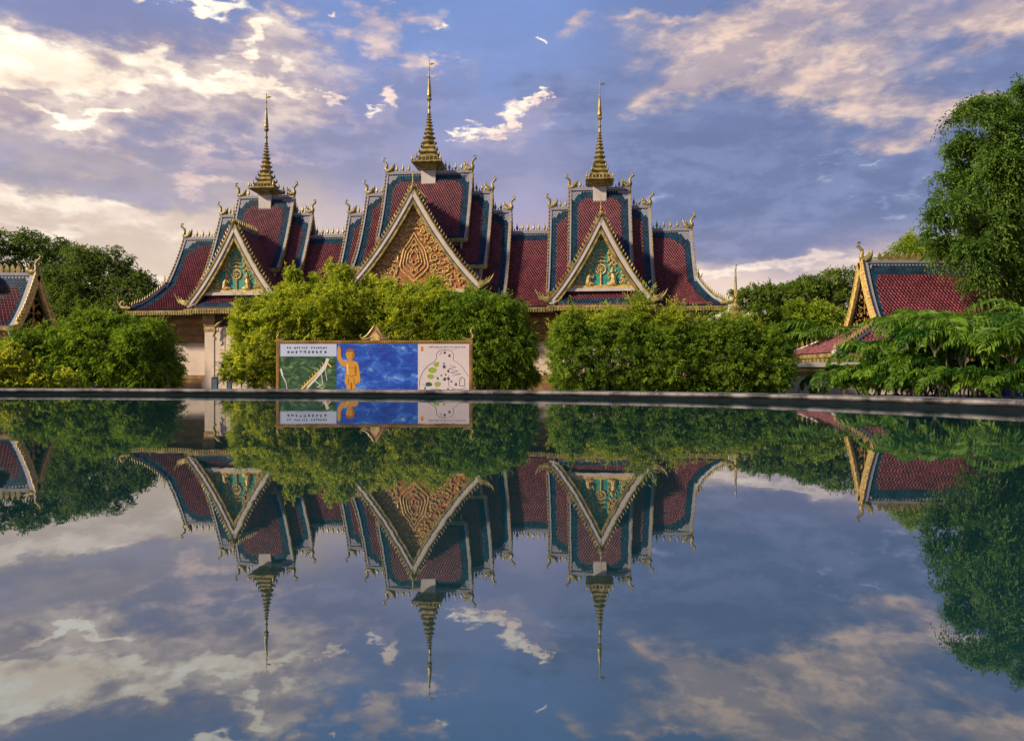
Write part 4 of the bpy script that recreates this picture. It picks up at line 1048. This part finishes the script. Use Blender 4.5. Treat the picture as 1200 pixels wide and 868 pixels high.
def sample_lumps(lumps, n, rmin=.5, up_only=False):
    L_ = np.array(lumps, float); ar = (L_[:, 3]*L_[:, 5]+L_[:, 3]*L_[:, 4]+L_[:, 4]*L_[:, 5]); ar /= ar.sum()
    out_p = []; out_n = []; tot = 0; it = 0
    while tot < n and it < 40:
        it += 1
        k = rng.choice(len(L_), size=n, p=ar); d = unit(rng.normal(size=(n, 3))); rr = rng.uniform(rmin**2, 1, n)**.5
        rr = rr*(1+.10*rng.normal(size=n))
        p = L_[k, :3]+d*L_[k, 3:6]*rr[:, None]; nn = unit(d/L_[k, 3:6])
        keep = np.ones(n, bool)
        for j in range(len(L_)):
            q = np.sum(((p-L_[j, :3])/L_[j, 3:6])**2, 1); keep &= ~((q < .50) & (k != j))
        out_p.append(p[keep]); out_n.append(nn[keep]); tot += keep.sum()
    return np.concatenate(out_p)[:n], np.concatenate(out_n)[:n]
def sprays(P, Nn, per, slen, leaf, width, up=.5, droop=.5, spread=.6, tone=(.15, .5, .35), zlim=None):
    m0 = len(P); TKK = TK[0]; d = None; P, d = tufts(P, Nn, TKK, slen, up); n = len(P)
    sl = slen*np.repeat(rng.uniform(.6, 1.35, m0), TKK)*rng.uniform(.75, 1.2, n)
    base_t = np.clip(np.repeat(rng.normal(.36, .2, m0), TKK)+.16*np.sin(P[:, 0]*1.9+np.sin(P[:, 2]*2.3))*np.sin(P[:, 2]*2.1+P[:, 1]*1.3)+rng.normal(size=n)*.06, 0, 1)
    PP = []; DD = []; VV = []; LL = []; WW = []
    for i in range(per):
        t_ = (i+rng.uniform(0, 1, n))/per
        p = P+d*(sl*t_)[:, None]; p[:, 2] -= droop*sl*t_**2
        dd = d.copy(); dd[:, 2] -= 2*droop*t_
        dd = unit(unit(dd)+rng.normal(size=(n, 3))*spread)
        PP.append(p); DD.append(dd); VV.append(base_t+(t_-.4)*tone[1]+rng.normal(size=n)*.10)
        s = rng.uniform(.65, 1.25, n); LL.append(leaf*s); WW.append(width*s)
    PP, DD, VV, LL, WW = [np.concatenate(a) for a in (PP, DD, VV, LL, WW)]
    if zlim is not None:
        k = PP[:, 2] > zlim; PP, DD, VV, LL, WW = PP[k], DD[k], VV[k], LL[k], WW[k]
    return PP, DD, LL, WW, VV
def tufts(P, Nn, k, size, up):
    """k sprays leave every tuft base in a fan around one axis"""
    ax = unit(Nn+np.array([[0, 0, up]])+rng.normal(size=P.shape)*.35)
    PP = np.repeat(P-Nn*size*.35, k, 0)+rng.normal(size=(len(P)*k, 3))*size*.16
    A = unit(np.repeat(ax, k, 0)+rng.normal(size=(len(P)*k, 3))*.45)
    return PP, A
def rough(lumps, seed, k=2, lo=.22, hi=.42, top=.3):
    r = random.Random(seed); out = list(lumps)
    for l in lumps:
        for _ in range(k):
            th = r.uniform(-.5, 3.64) ; ph = r.uniform(-.9, .3); s = r.uniform(lo, hi)
            out.append((l[0]+l[3]*.92*math.cos(th)*math.cos(ph), l[1]+l[4]*.9*math.sin(ph), l[2]+l[5]*.92*math.sin(th)*math.cos(ph), l[3]*s, l[4]*s, l[5]*s*(1+top)))
    return out
def bushes(name, label, cat, lumps, n, per, slen, leaf, width, m, base, up=.5, droop=.5, spread=.6, group=None, stems=8, rmin=.55, stem_m='cane', part='foliage', sat=(2, .22, .42), sprout=260):
    """lumps in world space, root empty at base (on the ground)"""
    e_ = empty(name, base, 0, label, cat, group)
    lumps = rough(lumps, n, *sat); q_ = base[1]/29*.93; slen *= q_; leaf *= q_; width *= q_
    P, Nn = sample_lumps(lumps, n//5, rmin)
    PP, DD, LL, WW, VV = sprays(P, Nn, per, slen, leaf, width, up, droop, spread, zlim=GZ+.02)
    if sprout:
        k_ = Nn[:, 2] > .25; kk = rng.permutation(np.nonzero(k_)[0])[:sprout]; TK[0] = 2
        a_ = sprays(P[kk], Nn[kk]*.4, 16, slen*2.1, leaf, width, 1.6, .25, spread*.8, tone=(.15, .6, .35)); TK[0] = 6
        PP, DD, LL, WW, VV = [np.concatenate(q2) for q2 in zip((PP, DD, LL, WW, VV), a_)]
    PP = PP-np.array([base])
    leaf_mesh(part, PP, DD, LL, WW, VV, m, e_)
    sb = MB(); r = random.Random(len(label)*7+n)
    for i in range(stems):
        l = r.choice(lumps); x0, y0 = l[0]+r.uniform(-.4, .4)*l[3]-base[0], l[1]+r.uniform(-.4, .4)*l[4]-base[1]
        zt = (l[2]+l[5]*.6)-base[2]; sb.tube([(x0, y0, 0), (x0+r.uniform(-.15, .15), y0, zt*.5), (x0+r.uniform(-.4, .4), y0+r.uniform(-.3, .3), zt)], [.035, .028, .012], 5)
    sb.build('stem', stem_m, e_)
    return e_
def lum(x, y, D, rx, rz, ry=None):
    """ellipsoid whose centre and half sizes are measured in the picture at distance D (ry metres deep)"""
    p = at(x, y, D); s = D/F
    return (p[0], p[1], p[2], rx*s, ry*D/29 if ry else rx*s*.8, rz*s)

# central bamboo: three clumps behind the billboard
D_ = 54.0
bushes('bamboo_clump', 'tall yellow green bamboo clump behind the left half of the billboard', 'bamboo',
    [lum(325, 400, D_, 50, 52, 1.5), lum(300, 425, D_, 30, 32, 1.2), lum(350, 375, D_, 40, 34, 1.3), lum(395, 370, D_, 40, 42, 1.4), lum(400, 345, D_+.5, 22, 20, .8), lum(350, 348, D_+.3, 20, 16, .7), lum(310, 370, D_, 22, 22, .8), lum(345, 328, D_+.2, 7, 14, .35), lum(402, 324, D_+.3, 9, 13, .4), lum(372, 338, D_+.3, 8, 12, .35), lum(328, 352, D_, 7, 14, .35), lum(283, 378, D_, 7, 11, .3), lum(388, 318, D_+.3, 4, 9, .2), lum(290, 395, D_, 18, 16, .7), lum(370, 415, D_+.3, 60, 40, 1.3)],
    16500, 12, .30, .115, .028, 'lf_bamboo', (at(345, 0, D_)[0], D_, GZ), up=1.0, droop=.25, group='bamboo clumps behind the billboard', stems=16)
bushes('bamboo_clump', 'middle bamboo clump in front of the red carved central gable', 'bamboo',
    [lum(470, 385, D_+.6, 52, 42, 1.4), lum(455, 362, D_+.8, 34, 22, 1.0), lum(500, 362, D_+.9, 34, 22, 1.0), lum(430, 360, D_+.6, 20, 22, .9), lum(520, 355, D_+1, 18, 14, .7), lum(432, 338, D_+.8, 7, 12, .3), lum(455, 338, D_+.8, 10, 9, .4), lum(480, 345, D_+.8, 8, 9, .3), lum(508, 336, D_+.8, 7, 9, .3)],
    11000, 12, .30, .115, .028, 'lf_bamboo', (at(470, 0, D_)[0], D_+.7, GZ), up=1.0, droop=.25, group='bamboo clumps behind the billboard', stems=12)
bushes('bamboo_clump', 'dark green rounded bamboo clump right of the billboard', 'bamboo',
    [lum(572, 412, D_, 54, 46, 1.5), lum(545, 380, D_, 36, 36, 1.3), lum(585, 380, D_, 34, 34, 1.2), lum(600, 435, D_, 26, 26, 1.0), lum(560, 356, D_+.2, 20, 14, .8), lum(610, 405, D_, 20, 22, .8)],
    14000, 12, .27, .11, .028, 'lf_hedge', (at(575, 0, D_)[0], D_, GZ), up=.6, group='bamboo clumps behind the billboard', stems=12)
# right clipped hedge
D_ = 50.5
lh = []
r = random.Random(3)
for i in range(15):
    x = 662+i*17.6; top = 378+r.uniform(-2, 3)-(6 if i in (3, 4, 5) else 0)+(8 if i > 12 else 0)
    lh.append(lum(x, (top+470)/2+r.uniform(-2, 2), D_+r.uniform(-.25, .25), 20, (470-top)/2*.98, 1.3))
    lh.append(lum(x+r.uniform(-6, 6), top+12+r.uniform(-3, 3), D_+r.uniform(-.5, .5), 15, 15, .8))
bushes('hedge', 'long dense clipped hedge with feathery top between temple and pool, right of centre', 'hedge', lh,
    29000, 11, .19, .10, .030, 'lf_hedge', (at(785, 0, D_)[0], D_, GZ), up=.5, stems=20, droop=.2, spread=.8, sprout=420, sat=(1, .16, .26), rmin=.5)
hs = [lum(x, y, D_+.2, 11, 13, .4) for x, y in ((668, 378), (690, 385), (745, 372), (752, 360), (720, 378), (790, 378), (820, 386), (655, 395), (880, 388), (770, 384), (850, 385))]
bushes('bamboo_shoots', 'loose light green bamboo shoots rising above the clipped hedge', 'bamboo', hs, 2600, 11, .38, .13, .028, 'lf_bamboo', (at(760, 0, D_)[0], D_+.9, GZ), up=1.2, droop=.25, stems=14)
# left bamboo hedge
D_ = 52.0
bushes('bamboo_clump', 'wide bamboo bush between the small left hall and the temple', 'bamboo',
    [lum(165, 425, D_, 46, 38, 1.4), lum(120, 415, D_, 46, 46, 1.4), lum(70, 420, D_, 44, 40, 1.3), lum(100, 388, D_+.3, 22, 22, .9), lum(140, 393, D_+.2, 24, 20, .8), lum(180, 400, D_, 24, 20, .8), lum(74, 398, D_+.3, 18, 12, .8), lum(40, 412, D_+.3, 28, 14, 1.0), lum(99, 372, D_+.4, 8, 16, .4), lum(128, 378, D_+.4, 7, 9, .4), lum(88, 384, D_+.4, 7, 10, .4), lum(150, 382, D_+.2, 7, 9, .3), lum(186, 384, D_+.2, 7, 10, .3), lum(192, 440, D_, 20, 22, .8), lum(20, 430, D_, 40, 24, 1.0)],
    17500, 12, .28, .115, .028, 'lf_hedge', (at(115, 0, D_)[0], D_, GZ), up=.85, stems=14)
# low broad-leaved shrub
D_ = 46.0
bushes('shrub', 'low broad leaved shrub with yellow green tips at the lower left corner of the bank', 'shrub',
    [lum(18, 440, D_, 36, 24, .9), lum(55, 450, D_, 30, 18, .8), lum(10, 425, D_, 22, 16, .7), lum(78, 458, D_, 16, 8, .5), lum(-20, 440, D_, 30, 26, .8)],
    2300, 9, .24, .14, .07, 'lf_shrub', (at(35, 0, D_)[0], D_, GZ), up=.9, droop=.1, stems=8, stem_m='bark', sprout=60)
bushes('shrub', 'tiny tuft of leaves at the foot of the cream garden wall', 'shrub', [lum(955, 458, 50, 12, 3, .25)], 90, 7, .16, .12, .03, 'lf_palm', (at(955, 0, 50)[0], 50, GZ), up=.6, stems=2, rmin=.2, sprout=0)

def tree(name, label, lumps, n, per, slen, leaf, width, m, base, trunk_r, group=None, up=.3, droop=.5, nlimb=14, rmin=.45, part_z=.35, cat='tree', spread=.6):
    e_ = empty(name, base, 0, label, cat, group)
    P, Nn = sample_lumps(rough(lumps, n, 2), n//5, rmin)
    PP, DD, LL, WW, VV = sprays(P, Nn, per, slen, leaf, width, up, droop, spread)
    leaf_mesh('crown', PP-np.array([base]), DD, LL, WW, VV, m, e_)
    r = random.Random(int(n+len(label))); b = MB()
    top = max(l[2] for l in lumps)-base[2]; zs = min(l[2]-l[5] for l in lumps)-base[2]
    fork = max(zs*.8, top*.28)
    b.tube([(0, 0, -.1), (.05*trunk_r, 0, fork*.5), (0, .1, fork), (r.uniform(-.3, .3), 0, fork+(top-fork)*.6)], [trunk_r*1.25, trunk_r, trunk_r*.85, trunk_r*.3], 9)
    for l in sorted(lumps, key=lambda q: -q[3])[:nlimb]:
        q = Vector((l[0]-base[0], l[1]-base[1], l[2]-base[2])); s = Vector((0, .1, fork*r.uniform(.8, 1.2)))
        mid = s.lerp(q, .5)+Vector((0, 0, (q-s).length*.12))
        b.tube([s, mid, q], [trunk_r*.5, trunk_r*.28, trunk_r*.08], 6)
        for k in range(4):
            e2 = q+Vector((r.uniform(-1, 1)*l[3], r.uniform(-1, 1)*l[4], r.uniform(-.3, .9)*l[5]))*.75
            b.tube([mid.lerp(q, r.uniform(.4, 1)), (mid+e2)/2*.3+e2*.7, e2], [trunk_r*.12, trunk_r*.07, trunk_r*.02], 4)
    b.build('trunk', 'bark', e_, smooth=True)
    return e_
def crown(pts, D, seed, sub=2, rs=(.35, .6), shrink=.8):
    """break each measured lump into a main mass and smaller satellites"""
    r = random.Random(seed); out = []
    for l in [lum(*p[:2], p[4] if len(p) > 4 else D, p[2], p[3]) for p in pts]:
        out.append((l[0], l[1], l[2], l[3]*shrink, l[4]*shrink, l[5]*shrink))
        for k in range(sub):
            th = r.uniform(0, 6.28); q = r.uniform(.55, .95); s = r.uniform(*rs)
            out.append((l[0]+l[3]*q*math.cos(th), l[1]+r.uniform(-.7, .5)*l[4], l[2]+l[5]*q*math.sin(th), l[3]*s, l[4]*s, l[5]*s))
    return out
# back left trees
tree('tree', 'dark broad tree behind the small left hall, at the far left skyline', crown([(20, 310, 44, 30), (-40, 320, 60, 44), (65, 318, 36, 30), (30, 345, 60, 44), (50, 292, 24, 14), (10, 292, 26, 14), (-70, 350, 60, 50)], 78, 1, 4), 6500, 9, 1.2, .32, .11, 'lf_far', (at(20, 0, 78)[0], 78, GZ), .45, up=.5)
tree('tree', 'dark feathery tree sloping down towards the left temple eave', crown([(120, 330, 38, 34), (105, 308, 26, 18), (150, 335, 32, 22), (85, 340, 40, 40), (175, 350, 22, 18), (130, 365, 50, 34), (165, 375, 40, 30), (135, 312, 16, 14), (190, 365, 18, 20)], 74, 2, 4), 6000, 9, 1.2, .30, .10, 'lf_far', (at(125, 0, 74)[0], 74, GZ), .4, up=.8)
# rain trees on the right
tree('rain_tree', 'wide flat topped rain tree just right of the golden stupa', crown([(905, 345, 34, 12), (880, 358, 24, 10), (940, 338, 36, 10), (925, 350, 34, 12), (868, 350, 14, 7), (950, 352, 30, 12)], 92, 5, 5, (.4, .7)), 3400, 9, .8, .30, .11, 'lf_rain', (at(920, 0, 92)[0], 92, GZ), .55, up=.6, droop=.2, nlimb=20)
tree('rain_tree', 'dark rain tree with bare inner limbs beside the sunlit right gable', crown([(975, 333, 36, 10), (1010, 330, 36, 10), (955, 340, 24, 9), (1000, 345, 34, 9), (985, 360, 14, 7), (1012, 375, 24, 14), (965, 375, 10, 8), (1000, 395, 22, 14)], 88, 6, 5, (.35, .7)), 2500, 9, .8, .30, .11, 'lf_rain', (at(985, 0, 88)[0], 88, GZ), .6, up=.5, droop=.2, nlimb=24)
tree('tree', 'bright yellow green tree between stupa and right hall', crown([(925, 395, 40, 26), (960, 400, 34, 34), (900, 405, 30, 26), (945, 370, 26, 18), (985, 410, 24, 26), (915, 372, 18, 12), (950, 430, 50, 22), (890, 385, 14, 12)], 72, 7, 4), 8200, 9, .95, .34, .10, 'lf_light', (at(945, 0, 72)[0], 72, GZ), .3, up=.7)
# bamboo behind the right hall
tree('bamboo_clump', 'arching bamboo tops behind the right hall roof ridge', crown([(1050, 305, 20, 12), (1075, 297, 20, 18), (1100, 300, 22, 18), (1030, 312, 12, 8), (1120, 305, 30, 22), (1085, 315, 50, 18), (1090, 345, 50, 30)], 72, 8, 4), 5200, 9, 1.2, .34, .07, 'lf_light', (at(1085, 0, 72)[0], 72, GZ), .12, up=1.2, droop=.5, cat='bamboo')
# big tree at the right edge
bt = [(1150, 125, 22, 18), (1128, 135, 18, 12), (1175, 130, 24, 26), (1195, 145, 30, 40), (1140, 170, 22, 20), (1165, 175, 30, 26), (1118, 172, 14, 10), (1125, 200, 22, 20), (1160, 220, 36, 34), (1105, 208, 14, 8), (1115, 238, 24, 20),
      (1100, 258, 18, 16), (1145, 255, 36, 30), (1180, 240, 40, 50), (1110, 285, 26, 20), (1140, 295, 30, 24), (1170, 300, 36, 34), (1200, 290, 40, 50), (1220, 200, 50, 70), (1240, 280, 50, 60), (1145, 325, 22, 14), (1185, 335, 30, 20), (1250, 150, 40, 40), (1088, 282, 9, 14)]
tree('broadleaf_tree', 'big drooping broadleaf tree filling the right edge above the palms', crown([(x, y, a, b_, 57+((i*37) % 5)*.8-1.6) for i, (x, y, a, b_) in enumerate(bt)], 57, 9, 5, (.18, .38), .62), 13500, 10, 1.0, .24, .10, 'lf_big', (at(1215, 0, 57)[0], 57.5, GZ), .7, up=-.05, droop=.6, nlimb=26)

# ------------------------------------------------------------------ palms
def palm(name, label, base, h, nf, fl, seed, canes=5, group='areca palms by the pool', az0=None):
    r = random.Random(seed); e_ = empty(name, base, 0, label, 'palm', group)
    P = []; Dd = []; L_ = []; V_ = []; W_ = []; cb = MB(); rb = MB(); K = base[1]/19; h = CAMZ+(h-1.03)*K-GZ; fl = fl*K*.97
    for c_ in range(canes):
        cx, cy = r.uniform(-.45, .45)*K, r.uniform(-.3, .3)*K; hh = h*(r.uniform(.02, .16) if c_ % 2 else r.uniform(.25, .50)); tx, ty = cx*1.35, cy*1.35
        cb.tube([(cx, cy, 0), ((cx+tx)/2, (cy+ty)/2, hh*.5), (tx, ty, hh)], [.026*K, .022*K, .018*K], 6)
        for f_ in range(nf):
            low = hh < h*.2; a = (f_+r.random()*.8)/nf*6.283+c_*1.3; ln = (h-hh)/.60*r.uniform(.55, 1.0); ln = min(ln, (1.35 if low else 2.0)*K); ln *= r.uniform(.8, 1.1); v = Vector((math.cos(a), math.sin(a), 0))
            th0 = math.radians(r.uniform(55, 89)); th1 = math.radians(r.uniform(-88, -30)); tone = min(1, max(0, r.gauss(.42, .30)))
            p = Vector((tx, ty, hh)); pts = [p.copy()]; N_ = 16
            for i in range(N_):
                t_ = (i+.5)/N_; th = th0+(th1-th0)*t_**1.35
                p = p+(v*math.cos(th)+Vector((0, 0, math.sin(th))))*(ln/N_); pts.append(p.copy())
            rb.tube(pts, [.020*K*(1-.85*i/N_) for i in range(N_+1)], 4)
            NL = 27
            for i in range(5, NL):
                t_ = i/NL*N_; j_ = min(int(t_), N_-1); p = pts[j_].lerp(pts[j_+1], t_-j_); d = (pts[j_+1]-pts[j_]).normalized()
                side = Vector((-v.y, v.x, 0)); upv = side.cross(d); upv = upv if upv.z > 0 else -upv
                q = i/NL; k = min(1, .35+2.2*(q-.15))*(1-max(0, q-.6)*1.6)
                for s in (-1, 1):
                    dd = (d*.75+side*s*.85+upv*.30+Vector([r.gauss(0, .07) for _ in range(3)])).normalized()
                    LL = ln*.31*k*r.uniform(.88, 1.1); vv = tone+r.gauss(0, .07)
                    d1 = (dd+Vector((0, 0, -.45))).normalized(); d2 = (dd*.6+Vector((0, 0, -1.1))).normalized(); wd = .066*K
                    p1 = p+dd*LL*.34; p2 = p1+d1*LL*.30
                    for (pp, d_, l_, w_) in ((p, dd, LL*.50, wd), (p1, d1, LL*.46, wd), (p2, d2, LL*.44, wd*.75)):
                        P.append(pp); Dd.append(d_); L_.append(l_); W_.append(w_); V_.append(vv)
    cb.build('cane', 'cane', e_, smooth=True); rb.build('frond_stalk', 'cane', e_)
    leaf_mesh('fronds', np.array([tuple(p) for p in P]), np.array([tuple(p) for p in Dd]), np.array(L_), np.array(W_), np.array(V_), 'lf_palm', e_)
    return e_
specs = [(a, b, c, 7, c*.66, 8, e) for a, b, c, _1, _2, _3, e in [(1016, 20.5, 1.6, 7, 1.25, 4, 'leftmost low areca palm beside the cream garden wall'),
         (1044, 19.6, 2.15, 7, 1.45, 5, 'areca palm in front of the sunlit gable foot'),
         (1070, 20.4, 2.75, 7, 1.6, 5, 'areca palm below the middle of the right red roof'),
         (1092, 18.6, 3.25, 7, 1.75, 5, 'tall areca palm arching across the right red roof'),
         (1122, 17.6, 3.2, 7, 1.6, 5, 'areca palm under the left fringe of the big tree'),
         (1152, 18.6, 3.6, 7, 1.6, 4, 'areca palm below the big tree, second from the right edge'),
         (1190, 16.6, 3.5, 7, 1.7, 5, 'rightmost areca palm, cut by the picture edge'),
         (1222, 18.5, 3.7, 7, 1.7, 4, 'areca palm just beyond the right picture edge')]]
for i, (x, D, h, nf, fl, cn, lb) in enumerate(specs[:-1]):
    D *= 2.38
    X_, Y_, _ = at(x, 0, D); palm('areca_palm', lb, (X_, Y_, GZ), h, nf, fl, 20+i, cn)
# far palm above the light tree
e_ = palm('palm_tree', 'slender pale palm rising behind the light green tree', (at(962, 0, 66)[0], 66, GZ), 3.1, 9, .75, 77, 1, None)

# distant belt of woodland closing the view
def belt(name, pts, n, leaf):
    P, Nn = sample_lumps(pts, n, .6); PP, DD, LL, WW, VV = sprays(P, Nn, 6, 1.6, leaf, leaf*.45, .4, .3, .7)
    o = leaf_mesh(name, PP, DD, LL, WW, VV, 'lf_far'); o['kind'] = 'stuff'; return o
r = random.Random(5); bl = []
for i in range(60):
    a = -1.25+i*2.5/59; D = 150+r.uniform(-10, 20); bl.append((D*math.sin(a), D*math.cos(a), 1.5, 6.5, 4, r.uniform(4, 6.5)))
o = belt('distant_woodland', bl, 14000, .9); tag(o, 'low belt of distant trees on the horizon', 'woodland')
